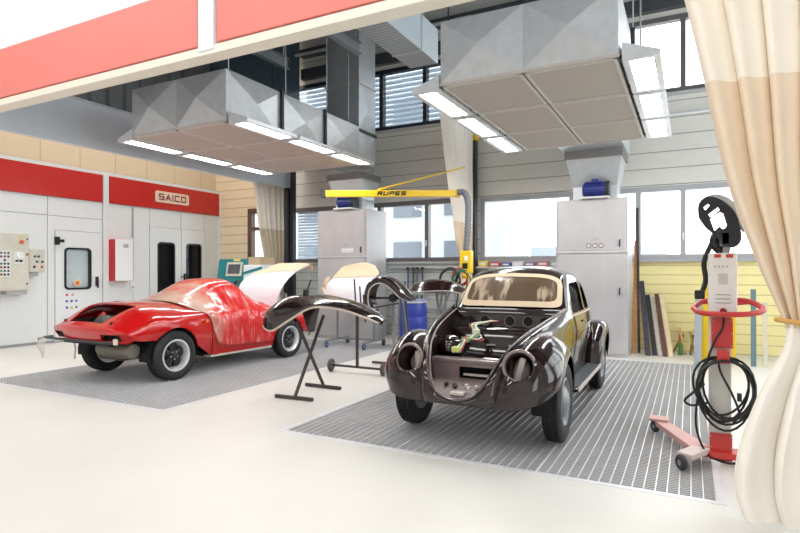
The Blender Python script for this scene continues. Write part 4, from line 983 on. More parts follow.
MB().box(.22, .235, -.21, .22, -.455, .455).build('box_front', M_white, fb_, smooth=0, bevel=.006)
MB().box(.235, .238, -.02, .1, .28, .36).build('box_logo', mat('grey_label', (176, 174, 176), .5), fb_, smooth=0)
so = thing('wall_socket', 'small white wall socket below the white and red box', 'socket', (BX, 8.5, 1.1))
MB().box(0, .05, -.05, .05, -.1, .1).build('socket_box', M_white, so, smooth=0, bevel=.008)
MB().lathe([(0, .006), (.03, .006), (.034, 0)], (.05, 0, -.03), (1, 0, 0), 16).build('socket_face', mat('grey_label', (176, 174, 176), .5), so)

# ------------------------------------------------ teal blasting cabinet
M_teal = mat('teal_machine_paint', (0, 122, 130), .35, coat=.2)
tc = thing('blasting_cabinet', 'teal cabinet with a screen and round glove ports behind the red car', 'machine', (-9.3, 9.5, 0))
MB().prism([(0, .0), (0, .9), (-.02, .95), (.12, 1.72), (.75, 1.72), (.75, .0)], 'x', -.46, .50).build('cabinet_body', M_teal, tc, smooth=0, bevel=.015)
fn = V(0, -.98, .18).normalized(); fu = V(0, .18, .98).normalized()
def fpt(x, h): return V(x, -.02, .95)+fu*h
def fplate(x0, x1, h0, h1, d, name, m, par=tc):
    mb = MB(); q = [fpt(x0, h0), fpt(x1, h0), fpt(x1, h1), fpt(x0, h1)]
    mb.add(q+[p+fn*d for p in q], [(4,5,6,7),(0,1,5,4),(1,2,6,5),(2,3,7,6),(3,0,4,7)]); return mb.build(name, m, par, smooth=0)
so_ = fplate(-.16, .30, .38, .70, .03, 'screen_frame', M_pan)
fplate(-.11, .25, .43, .65, .034, 'screen', mat('dark_screen', (78, 80, 88), .15), so_)
fplate(.0, .2, .73, .78, .006, 'yellow_label', mat('yellow_label', (226, 206, 110), .5))
for x in (-.16, .2):
    MB().lathe([(.10, .0), (.12, .02), (.10, .04), (.085, .02), (.08, -.02), (0, -.03)], fpt(x, .16), fn, 24).build('glove_port', mat('dark_port_ring', (84, 50, 50), .5), tc)
MB().lathe([(0, .03), (.045, .03), (.055, .02), (.058, 0)], fpt(.41, .5), fn, 20).build('pressure_gauge', M_white, tc)
wm = thing('workshop_machine', 'pale machine with a teal stripe standing right of the teal cabinet', 'machine', (-8.12, 8.98, 0))
MB().box(-.30, .22, 0, .6, 0, 1.57).build('machine_body', mat('pale_machine_paint', (214, 222, 226), .4), wm, smooth=0, bevel=.02)
MB().add([(-.295,-.004,1.36),(.215,-.004,1.48),(.215,-.004,1.54),(-.295,-.004,1.42)], [(0,1,2,3)]).build('teal_stripe', M_teal, wm, smooth=0, solid=.004)
MB().box(-.2, .12, .05, .5, 1.57, 1.74).build('cardboard_box', mat('cardboard', (176, 156, 128), .8), None, smooth=0)
o = bpy.data.objects['cardboard_box']; o.location = (-8.12, 8.98, 0); tag(o, 'tan cardboard box on top of the pale machine', 'box')

# ------------------------------------------------ body panels on stands
M_stand = mat('dark_stand_steel', (70, 60, 60), .5, .3)
M_lstand = mat('grey_stand_steel', (150, 152, 156), .4, .4)
M_castor = mat('dark_castor_rubber', (52, 50, 52), .6)
M_primw = mat('white_primer', (234, 234, 240), .4)
M_paperb = mat('beige_paper', (224, 204, 174), .75, bump=.3, scale=4)
def castor(parent, c, r, w, axis, m=None, hubm=None):
    wh = MB().lathe([(r*.4, -w/2), (r-.012, -w/2), (r, -w/4), (r, w/4), (r-.012, w/2), (r*.4, w/2)], c, axis, 24, close=True).build('castor_wheel', m or M_castor, parent)
    MB().lathe([(0, w*.4), (r*.45, w*.4), (r*.45, -w*.4), (0, -w*.4)], c, axis, 16).build('castor_hub', hubm or M_lstand, wh)
def slab(rows, su=5, sv=5): return MB().grid(loft(rows, su, sv))
# front: black wing on a crossed stand
xs_ = thing('panel_stand', 'dark X-shaped stand carrying the shiny black wing between the two bays', 'stand', (-3.95, 5.3, 0))
o_ = V(3.95, -5.3, 0)
for a, b in (((-4.16, 4.95, .02), (-3.67, 4.99, .02)), ((-4.25, 5.63, .02), (-3.73, 5.63, .02))): MB().bar(V(*a)+o_, V(*b)+o_, .035, .04).build('foot_bar', M_stand, xs_, smooth=0, bevel=.004)
for a, b in (((-3.90, 4.97, .03), (-3.90, 5.52, .90)), ((-3.98, 5.63, .03), (-3.98, 5.10, .86))): MB().bar(V(*a)+o_, V(*b)+o_, .03, .03).build('leg', M_stand, xs_, smooth=0, bevel=.004)
wg = thing('loose_wing', 'large shiny black wing lying on the X-shaped stand', 'body panel', (-3.92, 5.3, 0), 0, 'loose black wings on stands')
rows = loft([
 [(-.61,-.08,.83),(-.62,-.05,.86),(-.62,0,.88),(-.61,.05,.87),(-.6,.1,.84)],
 [(-.54,-.2,.77),(-.55,-.19,.91),(-.53,-.05,1.0),(-.51,.12,1.0),(-.5,.2,.9)],
 [(-.36,-.26,.745),(-.38,-.28,.93),(-.36,-.1,1.09),(-.34,.1,1.11),(-.33,.22,1.04)],
 [(-.10,-.27,.88),(-.11,-.27,.98),(-.1,-.12,1.12),(-.1,.1,1.15),(-.1,.24,1.11)],
 [(.2,-.25,1.025),(.2,-.24,1.06),(.2,-.1,1.12),(.2,.1,1.145),(.2,.24,1.11)],
 [(.55,-.2,1.01),(.55,-.19,1.035),(.55,-.08,1.07),(.55,.08,1.08),(.55,.2,1.06)],
 [(.82,-.14,.925),(.82,-.13,.94),(.83,-.05,.97),(.83,.05,.97),(.83,.14,.96)],
 [(.94,-.06,.865),(.95,-.05,.885),(.96,0,.895),(.96,.04,.895),(.96,.06,.88)]], 7, 6)
b_ = MB().grid(rows).build('wing_skin', M_maroon, wg, solid=.012, soff=0, smooth=60)
MB().tube([r[0] for r in rows], .013, 8).build('wing_lip', mat('beige_wing_lip', (206, 190, 172), .4, .2), wg, smooth=60)
MB().grid(loft([[(-.12,-.02,1.05),(.02,.0,1.08),(.16,.02,1.09)],[(-.10,-.02,.92),(.02,.0,.95),(.10,.02,.98)],[(-.03,-.02,.72),(.0,.0,.72),(.03,.02,.73)]], 4, 4)).build('wing_flange', M_mar2, wg, solid=.01, smooth=60)
MB().tube([(-.16,.1,1.13),(-.15,.1,1.21)], .035, 8).build('wing_prop', M_blackp, wg)
MB().bar((-.14,.1,1.19), (-.08,.1,1.33), .012, .012).build('wing_pin', M_blackp, wg, smooth=0)
# second: T stand on wheels with poles
ts = thing('panel_stand', 'dark T-shaped stand rolling on two wheels behind the X-shaped stand', 'stand', (-4.13, 6.65, 0))
MB().bar((-.42, 0, .09), (.40, 0, .09), .03, .03).build('axle_bar', M_stand, ts, smooth=0, bevel=.004)
MB().bar((0, 0, .09), (0, 0, .88), .035, .035).build('post', M_stand, ts, smooth=0, bevel=.004)
for x in (-.44, .42): castor(ts, (x, 0, .09), .09, .05, (1, .15, 0), mat('worn_wheel_rubber', (84, 78, 76), .6))
for x, a, b in ((-.03, .85, 1.32), (.06, .8, 1.22), (.12, .72, 1.1)): MB().cyl((x, .02, a), (x-.05, .05, b), .012, 8).build('support_pole', M_blackp, ts)
MB().bar((-.12, .0, .86), (.5, .3, .98), .025, .025).build('support_arm', M_stand, ts, smooth=0)
w2 = thing('loose_wing', 'black wing curved in a tall arch, held upright left of the blue barrel', 'body panel', (-3.98, 7.3, 0), 0, 'loose black wings on stands')
path = [(-.14,.62),(-.30,.80),(-.36,1.0),(-.30,1.24),(-.12,1.35),(.06,1.33),(.22,1.22),(.36,1.08),(.44,1.01)]
rows = []
pc = V(-.05, 0, .98)
for i, (x, z) in enumerate(path):
    d = (V(x, 0, z)-pc); d = d/max(d.length, 1e-3); w_ = .17 if 0 < i < 8 else .06
    rows.append([V(x, -w_, z)-d*.10, V(x, -w_*.9, z)-d*.02, V(x, -w_*.3, z)+d*.0, V(x, w_*.4, z)-d*.0, V(x, w_, z)-d*.04])
rows = loft(rows, 5, 5)
MB().grid(rows).build('wing_skin', M_maroon, w2, solid=.012, soff=0, smooth=60)
MB().tube([r[0] for r in rows], .011, 8).build('wing_lip', mat('pale_wing_lip', (190, 186, 182), .4, .3), w2, smooth=60)
ps = thing('panel_stand', 'grey post stand with a black knob carrying the arched wing', 'stand', (-4.1, 7.45, 0))
MB().bar((-.25, 0, .03), (.3, 0, .03), .04, .03).build('foot_bar', M_stand, ps, smooth=0)
MB().bar((.12, 0, .03), (.12, 0, 1.3), .035, .035).build('post', M_lstand, ps, smooth=0, bevel=.004)
MB().bar((-.2, 0, 1.02), (.25, 0, 1.03), .03, .03).build('cross_arm', M_stand, ps, smooth=0)
MB().lathe([(0, .05), (.055, .05), (.065, .03), (.065, -.03), (0, -.04)], (.14, -.05, 1.03), (0, -1, 0), 20).build('clamp_knob', M_blackp, ps)
for x, c in ((.22, (96, 110, 134)), (.27, (150, 160, 176)), (.30, (70, 74, 84))):
    MB().tube(crline([(x, .03, 1.28), (x+.02, .0, 1.0), (x+.05, .03, .6), (x+.1, .05, .12)], 4), .016, 8).build('hanging_strap', mat('strap_%d' % c[0], c, .6), ps, smooth=60)
w3 = thing('loose_wing', 'flat black wing with a coppery underside lying on a stand behind the black car', 'body panel', (-3.62, 7.9, 0), 0, 'loose black wings on stands')
rows = loft([
 [(-.27,-.05,1.17),(-.27,0,1.18),(-.26,.05,1.17)],
 [(-.15,-.22,1.12),(-.15,-.05,1.25),(-.15,.22,1.2)],
 [(.1,-.27,1.13),(.1,-.05,1.30),(.1,.25,1.22)],
 [(.4,-.25,1.14),(.4,-.05,1.27),(.4,.22,1.2)],
 [(.62,-.12,1.10),(.62,0,1.17),(.62,.1,1.14)]], 6, 6)
MB().grid(rows).build('wing_skin', M_maroon, w3, solid=.01, soff=1, smooth=60)
MB().grid([[V(p.x*.97, p.y*.97, p.z-.012) for p in r] for r in rows]).build('wing_underside', mat('coppery_underside', (150, 78, 34), .4), w3, smooth=60)
MB().tube([r[0] for r in rows], .01, 8).build('wing_lip', mat('pale_wing_lip', (190, 186, 182), .4, .3), w3, smooth=60)
cs = thing('panel_stand', 'grey crossed stand under the flat wing with the coppery underside', 'stand', (-3.45, 7.9, 0))
for a, b in (((-.2,-.2,0),(.15,.15,1.13)), ((.25,-.2,0),(-.1,.15,1.13)), ((-.2,.25,0),(.12,-.1,1.13))): MB().bar(a, b, .03, .03).build('leg', M_lstand, cs, smooth=0)
MB().bar((-.2,-.05,1.1), (.3,.02,1.11), .03, .03).build('top_bar', M_lstand, cs, smooth=0)
# white primed panels masked with paper, on rolling frames
def white_panel(label, slabel, loc, A, paper, stand, hub, group='white primed panels on rolling frames'):
    p = thing('primed_panel', label, 'body panel', loc, 0, group)
    rows = loft(A, 6, 6)
    MB().grid(rows).build('panel_skin', M_primw, p, solid=.02, smooth=60)
    MB().grid(loft(paper, 6, 5)).build('masking_paper', M_paperb, p, solid=.004, smooth=60)
    st = thing('rolling_frame', slabel, 'stand', loc, 0, 'rolling frames under white panels')
    x0, x1, z = stand
    for x in (x0, x1):
        MB().bar((x, .25, .12), (x, .25, z), .035, .035).build('post', M_lstand, st, smooth=0)
        MB().bar((x, -.15, .13), (x, .65, .13), .035, .035).build('foot_bar', M_lstand, st, smooth=0)
        for y in (-.12, .62): castor(st, (x, y, .06), .06, .035, (1, 0, 0), hub if y < 0 else M_castor)
    MB().bar((x0, .25, .15), (x1, .25, .15), .03, .03).build('lower_rail', M_lstand, st, smooth=0)
    MB().bar((x0, .25, z), (x1, .25, z), .03, .03).build('upper_rail', M_lstand, st, smooth=0)
    return p
white_panel('white primed panel with beige paper on its top, right behind the red car', 'grey rolling frame under the white panel behind the red car', (-7.3, 8.2, 0),
  [[(-.58,.0,.74),(-.2,-.03,.75),(.2,-.03,.76),(.42,.0,.78)],[(-.58,.05,.98),(-.2,.0,1.0),(.2,.0,1.02),(.47,.03,1.02)],[(-.56,.12,1.2),(-.2,.08,1.22),(.22,.1,1.25),(.54,.13,1.24)],[(-.44,.32,1.38),(-.05,.3,1.41),(.3,.32,1.44),(.62,.36,1.44)],[(.0,.66,1.58),(.22,.66,1.58),(.48,.66,1.58),(.72,.66,1.56)]],
  [[(-.46,.3,1.375),(-.05,.28,1.405),(.3,.3,1.44),(.64,.34,1.44)],[(-.22,.48,1.50),(.1,.48,1.52),(.4,.5,1.53),(.70,.5,1.52)],[(-.02,.66,1.60),(.22,.66,1.6),(.48,.66,1.6),(.76,.66,1.58)],[(-.02,.72,1.5),(.22,.72,1.5),(.48,.72,1.5),(.76,.70,1.46)]],
  (-.3, .45, 1.0), mat('blue_castor', (70, 76, 130), .4))
p2 = white_panel('white primed panel with beige paper on top, standing before the steel cabinet', 'grey rolling frame with blue wheel under the white panel before the steel cabinet', (-5.65, 8.8, 0),
  [[(-.50,.0,.88),(-.2,-.03,.86),(.2,-.03,.86),(.48,.0,.87)],[(-.54,.02,1.05),(-.2,-.02,1.05),(.2,-.02,1.05),(.50,.02,1.05)],[(-.54,.06,1.18),(-.2,.03,1.2),(.2,.03,1.2),(.50,.06,1.2)],[(-.44,.14,1.31),(-.15,.12,1.33),(.2,.12,1.34),(.50,.14,1.34)]],
  [[(-.45,.12,1.31),(-.15,.10,1.32),(.2,.10,1.33),(.50,.12,1.34)],[(-.44,.28,1.42),(-.1,.28,1.45),(.2,.28,1.45),(.48,.3,1.40)],[(-.40,.45,1.54),(-.1,.45,1.59),(.12,.45,1.60),(.30,.45,1.55)],[(-.40,.52,1.45),(-.1,.52,1.5),(.12,.52,1.5),(.34,.52,1.42)]],
  (-.42, .40, .87), mat('blue_castor', (70, 76, 130), .4))
MB().grid(loft([[(-.50,-.02,1.32),(-.56,-.03,1.2),(-.62,.0,1.12),(-.55,.0,1.0)],[(-.45,.05,1.34),(-.50,.02,1.2),(-.56,.02,1.12),(-.5,.02,.98)]], 3, 4)).build('loose_paper', M_paperb, p2, solid=.003)
for x, l in ((-.35, .1), (-.2, .16), (-.05, .07)): MB().add([(x,-.03,.87),(x+.08,-.03,.87),(x+.05,-.04,.87-l),(x+.02,-.04,.86-l)], [(0,1,2,3)]).build('paper_tail', M_paperb, p2, smooth=0, solid=.003)

# ------------------------------------------------ blue barrel
br_ = thing('barrel', 'blue plastic barrel standing left of the black car', 'barrel', (-4.48, 9.15, 0))
MB().lathe([(0,0),(.22,0),(.24,.03),(.252,.15),(.255,.32),(.245,.34),(.245,.37),(.257,.39),(.257,.58),(.247,.6),(.247,.63),(.255,.66),(.25,.78),(.225,.86),(.225,.9)], (0,0,0), (0,0,1), 40).build('barrel_body', mat('blue_barrel_plastic', (38, 56, 146), .4), br_)
MB().lathe([(0,.925),(.2,.925),(.235,.92),(.242,.9),(.242,.875),(.235,.865)], (0,0,0), (0,0,1), 40).build('barrel_lid', mat('grey_blue_lid', (120, 132, 168), .4), br_)
MB().lathe([(.238,.86),(.25,.865),(.25,.885),(.238,.89)], (0,0,0), (0,0,1), 40, close=True).build('lid_ring', M_galv, br_)

# ------------------------------------------------ lamp stand on castors with coiled cable
M_ir = mat('red_lampstand_paint', (196, 56, 52), .4); M_irw = mat('pale_lampstand_column', (206, 204, 198), .45)
ls = thing('drying_lamp', 'red and white mobile drying lamp with coiled black cable beside the tied curtain', 'drying lamp', (.215, 4.78, 0))
MB().box(-.09, .055, -.03, .09, .07, 1.12).build('column', M_irw, ls, smooth=0, bevel=.008)
b = MB().box(-.085, .06, -.05, -.028, .03, .23).build('lower_cover', M_ir, ls, smooth=0, bevel=.006)
for x in (-.075, .05):
    for z in (.05, .13, .21): MB().cyl((x, -.05, z), (x, -.054, z), .005, 8).build('cover_screw', M_lstand, b)
b = MB().box(-.075, .065, -.05, -.028, .86, 1.08).build('upper_cover', M_ir, ls, smooth=0, bevel=.006)
for x in (-.065, .055):
    for z in (.88, .97, 1.06): MB().cyl((x, -.05, z), (x, -.054, z), .005, 8).build('cover_screw', M_lstand, b)
MB().box(-.04, .04, -.12, -.05, .755, .85).build('cable_hook', M_ir, ls, smooth=0, bevel=.008)
hd = MB().box(-.095, .09, -.06, .10, 1.09, 1.56).build('control_head', mat('white_control_head', (228, 226, 224), .4), ls, smooth=0, bevel=.008)
for x in (-.035, .04): MB().box(x-.022, x+.022, -.064, -.06, 1.525, 1.55).build('red_indicator', M_ir, hd, smooth=0)
for i in range(4): MB().cyl((-.05+i*.025, -.06, 1.46), (-.05+i*.025, -.064, 1.46), .006, 8).build('control_key', M_lstand, hd)
MB().box(-.03, .03, -.063, -.06, 1.33, 1.41).build('control_display', mat('grey_display', (196, 194, 192), .4), hd, smooth=0)
for z in (1.25, 1.22, 1.19): MB().box(-.05, .05, -.063, -.06, z, z+.006).build('printed_line', M_lstand, hd, smooth=0)
MB().cyl((.0, -.06, 1.135), (.0, -.08, 1.135), .022, 16).build('head_button', mat('dark_red_button', (150, 30, 40), .4), hd)
pts = [(-.19,.03,1.14),(-.15,-.06,1.12),(-.06,-.13,1.115),(.08,-.13,1.115),(.20,-.06,1.125),(.26,.05,1.15),(.17,.14,1.20),(.0,.16,1.205),(-.13,.13,1.19)]
MB().tube(crline(pts+[pts[0]], 6)[:-1], .02, 10, closed=True).build('ring_handle', M_ir, ls, smooth=60)
for x in (-.14, .17): MB().bar((x*.5, .08, 1.18), (x, .14, 1.19), .02, .02).build('handle_stay', M_ir, ls, smooth=0)
base = MB().prism([(-.24,-.02),(-.1,.05),(.6,.16),(.6,.0),(.0,-.1),(-.12,-.09)], 'z', .055, .10)
base.build('base_plate', M_ir, ls, smooth=0, bevel=.006)
MB().prism([(-.50,.66),(-.40,.70),(-.08,.04),(-.22,-.02)], 'z', .06, .105).build('base_leg', mat('dusty_red_leg', (198, 152, 144), .5), ls, smooth=0, bevel=.006)
MB().prism([(-.30,-.24),(-.20,-.30),(-.08,-.06),(-.2,-.02)], 'z', .075, .115).build('base_leg', mat('dusty_pale_leg', (204, 186, 182), .5), ls, smooth=0, bevel=.006)
MB().box(-.54, -.38, .62, .76, .105, .125).build('castor_plate', mat('dusty_red_leg', (198, 152, 144), .5), ls, smooth=0, bevel=.004)
for c in ((-.49, .66, .05), (-.27, -.30, .055), (.55, .1, .05)):
    castor(ls, c, c[2], .04, (.8, .6, 0))
    MB().bar((c[0]+.0, c[1], c[2]+.045), (c[0]+.03, c[1]+.03, c[2]-.01), .06, .012).build('castor_fork', M_lstand, ls, smooth=0)
rnd = random.Random(3)
for k in range(6):
    rx, rz = .15+rnd.random()*.04, .21+rnd.random()*.05; cx, cz = -.02+rnd.random()*.05, .56-rnd.random()*.06; yy = -.08-.012*k
    pts = [(cx+rx*math.cos(R(a))*(1+.15*math.sin(R(a))), yy-.02*math.sin(R(a*2+k*40)), .80-(1-math.sin(R(a)))*rz-(.0 if k < 3 else .02)) for a in range(0, 360, 15)]
    MB().tube(pts, .0085, 8, closed=True).build('coiled_cable', M_black, ls, smooth=60)
MB().tube(crline([(-.03,-.09,.8),(-.02,-.1,.7),(.05,-.11,.55),(.1,-.1,.4),(.06,-.1,.33)], 5), .0085, 8).build('coiled_cable', M_black, ls, smooth=60)
MB().tube(crline([(-.12,-.1,.6),(-.2,-.1,.52),(-.25,-.1,.46),(-.2,-.1,.43),(-.1,-.1,.46)], 5), .009, 8).build('coiled_cable', M_black, ls, smooth=60)
MB().tube(crline([(.0,-.07,1.12),(.0,-.08,1.02),(-.06,-.09,.9),(-.12,-.1,.7),(-.17,-.1,.45),(-.17,-.1,.25),(-.1,-.09,.08),(.03,-.08,.03),(.12,-.07,.05)], 6), .0085, 8).build('hanging_cable', M_black, ls, smooth=60)
MB().cbox((.10, -.1, .52), (.03, .04, .06)).build('cable_plug', M_blackp, ls, bevel=.006)
# lamp cassette on its jointed arm
def lpx(u, v): return ((u-698)*.00649+.05-.215, 1.96-(v-200)*.0076)
def lring(pts, n=4): return [(p.x, p.y) for p in crline([V(*lpx(*q), 0) for q in pts]+[V(*lpx(*pts[0]), 0)], n)[:-1]]
out = lring([(699,216),(699,204),(706,197),(717,198),(728,205),(737,216),(742,238),(735,247),(723,244),(716,235),(706,226)])
cuts = [MB().prism([lpx(*p) for p in q], 'y', -.3, .4) for q in ([(711,219),(713,216),(721,212),(724,213),(728,225),(726,228),(718,232),(715,230)], [(704,207),(709,203),(711,205),(706,210)], [(709,214),(719,207),(721,210),(711,217)])]
lc = MB().prism(out, 'y', .0, .07).build('lamp_frame', mat('blueblack_lamp_frame', (30, 34, 46), .35), ls, cuts=cuts, smooth=40)
MB().prism(lring([(706,196),(718,194),(732,200),(743,214),(746,232),(738,222),(728,206),(716,199)]), 'y', .03, .16).build('lamp_shell', mat('pale_grey_lamp_shell', (190, 196, 200), .4), ls, smooth=40, bevel=.006)
MB().box(-.03, .07, .0, .1, 1.60, 1.74).build('lamp_joint', mat('blue_grey_joint', (84, 98, 112), .4), ls, bevel=.03)
MB().tube(crline([(.0, .05, 1.56), (-.05, .04, 1.62), (-.05, .03, 1.68), (.0, .03, 1.74)], 4), .03, 10).build('lamp_arm', M_blackp, ls, smooth=60)
MB().bar((.02, .04, 1.55), (.06, .05, 1.8), .05, .05).build('arm_bracket', M_lstand, ls, smooth=0, bevel=.01)
MB().tube(crline([(-.06, .03, 1.66), (-.12, .02, 1.5), (-.11, .01, 1.36), (-.14, .0, 1.25)], 5), .018, 8).build('black_strap', M_black, ls, smooth=60)
MB().cbox((-.15, .0, 1.25), (.07, .04, .07)).build('strap_buckle', M_blackp, ls, bevel=.01)

# ------------------------------------------------ right back corner
yc = thing('yellow_cabinet', 'yellow metal cabinet behind the drying lamp', 'cabinet', (.36, 9.95, 0))
MB().box(-.20, .26, 0, .45, .03, 1.22).build('cabinet_body', mat('yellow_cabinet_paint', (222, 184, 10), .4), yc, smooth=0, bevel=.01)
MB().box(-.18, .24, -.012, 0, .08, 1.18).build('cabinet_door', mat('yellow_cabinet_paint', (222, 184, 10), .4), yc, smooth=0, bevel=.008)
for x in (-.16, .2):
    MB().box(x-.02, x+.02, .05, .4, 0, .03).build('foot', M_blackp, yc, smooth=0)
for i, (x, z, y, c, w_, lb) in enumerate(((.10, 1.0, 9.5, (150, 156, 160), .10, 'grey board leaning before the yellow cabinet'), (.85, 1.15, 9.9, (96, 122, 132), .07, 'blue-grey board leaning right of the yellow cabinet'), (1.0, .95, 9.9, (200, 196, 176), .06, 'pale board leaning right of the blue-grey board'))):
    o = MB().bar((x, y, 0), (x+.02, y+.3, z), w_, .02, (0, 1, 0)).build('leaning_board', mat('board_%d' % c[0], c, .6), None, smooth=0); tag(o, lb, 'board', 'boards leaning by the yellow cabinet')
pl = [((-.79,10.6,0),(-.865,11.15,2.60),.045,(58,44,44),'tallest dark pole leaning beside the steel filter cabinet'),
      ((-.86,10.5,0),(-.885,11.14,2.0),.05,(176,116,66),'orange-brown plank leaning against the filter cabinet side'),
      ((-.63,10.35,0),(-.79,11.14,1.25),.085,(60,58,74),'dark bluish plank leaning just right of the filter cabinet'),
      ((-.53,10.4,0),(-.69,11.14,1.0),.075,(44,40,50),'black plank leaning in the middle of the plank row'),
      ((-.445,10.35,0),(-.61,11.14,.96),.055,(190,186,180),'pale grey plank leaning between the dark planks'),
      ((-.365,10.35,0),(-.54,11.14,1.02),.07,(96,60,60),'reddish-brown plank leaning second from the right of the row'),
      ((-.275,10.35,0),(-.46,11.14,1.0),.07,(232,212,176),'light wooden plank at the right end of the plank row')]
for a, b, w_, c, lb in pl:
    o = MB().bar(a, b, w_, .022, (0, 1, 0)).build('leaning_plank', mat('plank_%d_%d' % (c[0], c[2]), c, .6, var=.12), None, smooth=0, bevel=.003); tag(o, lb, 'plank', 'planks leaning beside the filter cabinet')
rnd = random.Random(5)
stk = [(-.22,.05,.30,(120,110,60)),(-.12,-.10,.34,(176,110,60)),(-.02,-.18,.42,(206,170,110)),(.06,.12,.30,(110,70,50)),(.12,.00,.36,(150,140,80)),(.22,.04,.40,(190,150,100)),(.30,.52,.42,(196,160,104)),(.42,.30,.34,(150,96,60))]
nm = ['olive', 'orange-brown', 'light tan', 'dark brown', 'greenish', 'sandy', 'pale oak', 'russet']
for i, (x0, x1, z, c) in enumerate(stk):
    x0 -= .05; x1 = x0+(x1-stk[i][0])*.6
    o = MB().bar((x0, 10.8-.05*(i % 2), .012), (x1, 11.17, z), .035, .03, (0, 1, 0)).build('wooden_stick', mat('stick_%d_%d' % (c[0], c[1]), c, .7), None, smooth=0); tag(o, 'short %s stick leaning at the foot of the yellow wall' % nm[i], 'stick', 'short sticks at the yellow wall')
for i, (x, c, lb) in enumerate((((-.14), (60, 130, 80), 'small green-topped jar at the foot of the yellow wall'), (.10, (170, 60, 50), 'small red tin at the foot of the yellow wall'))):
    o = MB().lathe([(0,0),(.035,0),(.035,.16),(.02,.19),(.02,.22),(0,.22)], (x, 10.7, 0), (0,0,1), 16).build('small_tin', mat('tin_%d' % c[0], c, .4), None); tag(o, lb, 'tin', 'tins at the yellow wall')

# ------------------------------------------------ window ledge and wall bits behind the cars
sh_ = thing('wall_shelf', 'narrow pale shelf under the wide window behind the black car', 'shelf', (-3.0, 11.05, 1.5))
MB().box(-.9, .92, -.16, .05, 0, .03).build('shelf_board', mat('pale_shelf', (206, 204, 198), .5), sh_, smooth=0)
for x in (-.7, 0, .7): MB().prism([(-.14, 0), (.05, 0), (.05, -.15)], 'x', x-.01, x+.01).build('shelf_bracket', M_galv, sh_, smooth=0)
bx = [(-3.78, .17, .12, (236, 210, 90), 'yellow box at the left end of the window shelf'), (-3.52, .2, .09, (200, 70, 80), 'red and white box beside the yellow box on the shelf'), (-3.28, .16, .08, (90, 100, 170), 'blue box on the window shelf'),
      (-3.05, .2, .10, (230, 226, 226), 'white box in the middle of the window shelf'), (-2.8, .18, .08, (150, 110, 160), 'purple box on the window shelf'), (-2.55, .2, .1, (216, 120, 110), 'pink-red box on the window shelf'), (-2.32, .14, .09, (200, 206, 214), 'pale grey box at the right end of the window shelf')]
for x, w_, h_, c, lb in bx:
    t_ = thing('paint_box', lb, 'box', (x, 10.98, 1.53), 0, 'boxes on the window shelf')
    MB().box(-w_/2, w_/2, -.06, .06, 0, h_).build('carton', mat('carton_%d_%d' % (c[0], c[1]), c, .5), t_, smooth=0, bevel=.004)
    MB().box(-w_/2+.02, w_/2-.02, -.063, -.06, h_*.3, h_*.7).build('carton_label', M_white, t_, smooth=0)
hr = thing('hose_rack', 'wall rail with hanging grey-blue rods under the window behind the barrel', 'rack', (-5.2, 11.1, 1.5))
MB().box(-.9, 1.0, -.02, .1, .0, .04).build('rack_rail', M_galv, hr, smooth=0)
for x, c, l in ((-.35, (84, 96, 130), 1.0), (-.22, (70, 76, 86), .85), (-.12, (96, 110, 140), .95), (.0, (60, 66, 78), .7)):
    MB().tube(crline([(x, -.03, .02), (x+.01, -.05, -.3), (x-.01, -.05, -l)], 4), .02, 8).build('hanging_rod', mat('rod_%d' % c[0], c, .5), hr, smooth=60)
    MB().cbox((x, -.04, .0), (.06, .05, .05)).build('rod_hook', M_dark, hr, smooth=0)
hz_ = [((150, 44, 50), .13, 'dark red air hose coiled under the yellow suction box', (-3.60, 9.22, 1.32)), ((30, 110, 84), .15, 'green air hose coiled under the yellow suction box', (-3.52, 9.10, 1.27)), ((28, 28, 30), .17, 'black air hose looped left of the yellow suction box', (-3.70, 9.0, 1.28))]
for c, r, lb, q in hz_:
    pts = [(q[0]+r*math.cos(R(a))*1.1, q[1]+.02*math.sin(R(a*1.5)), q[2]+r*math.sin(R(a))*(1.3-a/1800)) for a in range(60, 720, 18)]
    pts += [(q[0]+.1, q[1]+.05, q[2]-.5), (q[0]+.12, q[1]+.1, .03)]
    o = MB().tube(crline(pts, 2), .014, 8).build('air_hose', mat('hose_%d' % c[0], c, .4), None, smooth=60); tag(o, lb, 'hose', 'air hoses by the curtain')
gn = thing('spray_gun_holder', 'dark tilted spray gun standing beside the yellow suction box', 'spray gun', (-3.80, 9.5, 1.22))
MB().bar((0, 0, 0), (.16, 0, .42), .05, .05).build('gun_body', M_blackp, gn, bevel=.01)
MB().bar((.12, 0, .34), (.22, 0, .36), .035, .04).build('gun_trigger', M_dark, gn, bevel=.006)
MB().bar((0, 0, .02), (.0, .02, -1.24), .03, .03).build('gun_post', M_lstand, gn, smooth=0)
tr = thing('tool_trolley', 'grey tool trolley under the window, half hidden behind the black car', 'trolley', (-4.9, 10.3, 0))
for z in (.25, .6, .95): MB().box(-.4, .5, -.2, .25, z, z+.04).build('tray', M_lstand, tr, smooth=0, bevel=.006)
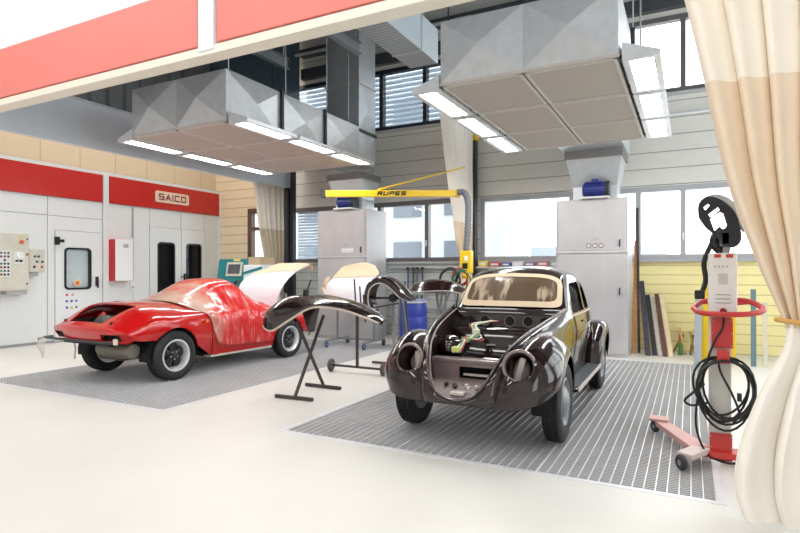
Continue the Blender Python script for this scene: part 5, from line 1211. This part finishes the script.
for x in (-.38, .48):
    for y in (-.18, .23): MB().box(x-.015, x+.015, y-.015, y+.015, .08, 1.0).build('leg', M_lstand, tr, smooth=0); castor(tr, (x, y, .04), .04, .03, (1, 0, 0))
sp = thing('spray_bottle', 'dark bottle on the tool trolley behind the black car', 'bottle', (-4.7, 10.25, .99))
MB().lathe([(0,0),(.05,0),(.05,.14),(.02,.19),(.02,.22),(0,.22)], (0,0,0), (0,0,1), 18).build('bottle_body', mat('dark_bottle', (50, 60, 70), .3), sp)
MB().cyl((0,0,.22), (0,0,.26), .024, 12).build('bottle_cap', M_blackp, sp)
ga = thing('wall_conduit', 'pale wall conduit running under the upper right windows', 'conduit', (0, 11.16, 4.25))
MB().cyl((-.8, 0, 0), (2.5, 0, 0), .025, 10).build('conduit_tube', M_white, ga)
for x in (-.5, .6, 1.7): MB().cbox((x, .02, 0), (.05, .04, .08)).build('conduit_clip', M_galv, ga, smooth=0)
# ================================================================== CAMERA, LIGHT
cam = bpy.data.cameras.new('camera'); cam.sensor_width = 36; cam.lens = 558/800*36; cam.shift_y = (272-266.5)/800; cam.clip_start = .05
co = bpy.data.objects.new('camera', cam); COL.objects.link(co); co.location = (0, 0, 1.42); co.rotation_euler = (R(90), 0, R(27.46)); SC.camera = co
w = bpy.data.worlds.new('world'); SC.world = w; w.use_nodes = True
bg = w.node_tree.nodes['Background']; bg.inputs[0].default_value = (.985, .985, 1, 1); bg.inputs[1].default_value = WORLD
vs = SC.view_settings; vs.view_transform = 'Standard'; vs.look = 'None'; vs.gamma = 1; vs.use_curve_mapping = False; vs.exposure = EXPO

def area(name, loc, sx, sy, power, rot=(0,0,0), col=(1, .985, .97)):
    l = bpy.data.lights.new(name, 'AREA'); l.shape = 'RECTANGLE'; l.size = sx; l.size_y = sy; l.energy = power; l.color = col
    o = bpy.data.objects.new(name, l); COL.objects.link(o); o.location = loc; o.rotation_euler = rot
for i, x in enumerate((-9.5, -5.0, -.5)):
    for y in (-4.2, -.8, 2.4): area('hall_ceiling_lamp', (x, y, 7.0), 3.2, .7, HALL)
area('aisle_ceiling_lamp', (-10.0, 7.4, 6.6), 1.2, 6., AISLE, col=(1, .95, .88))
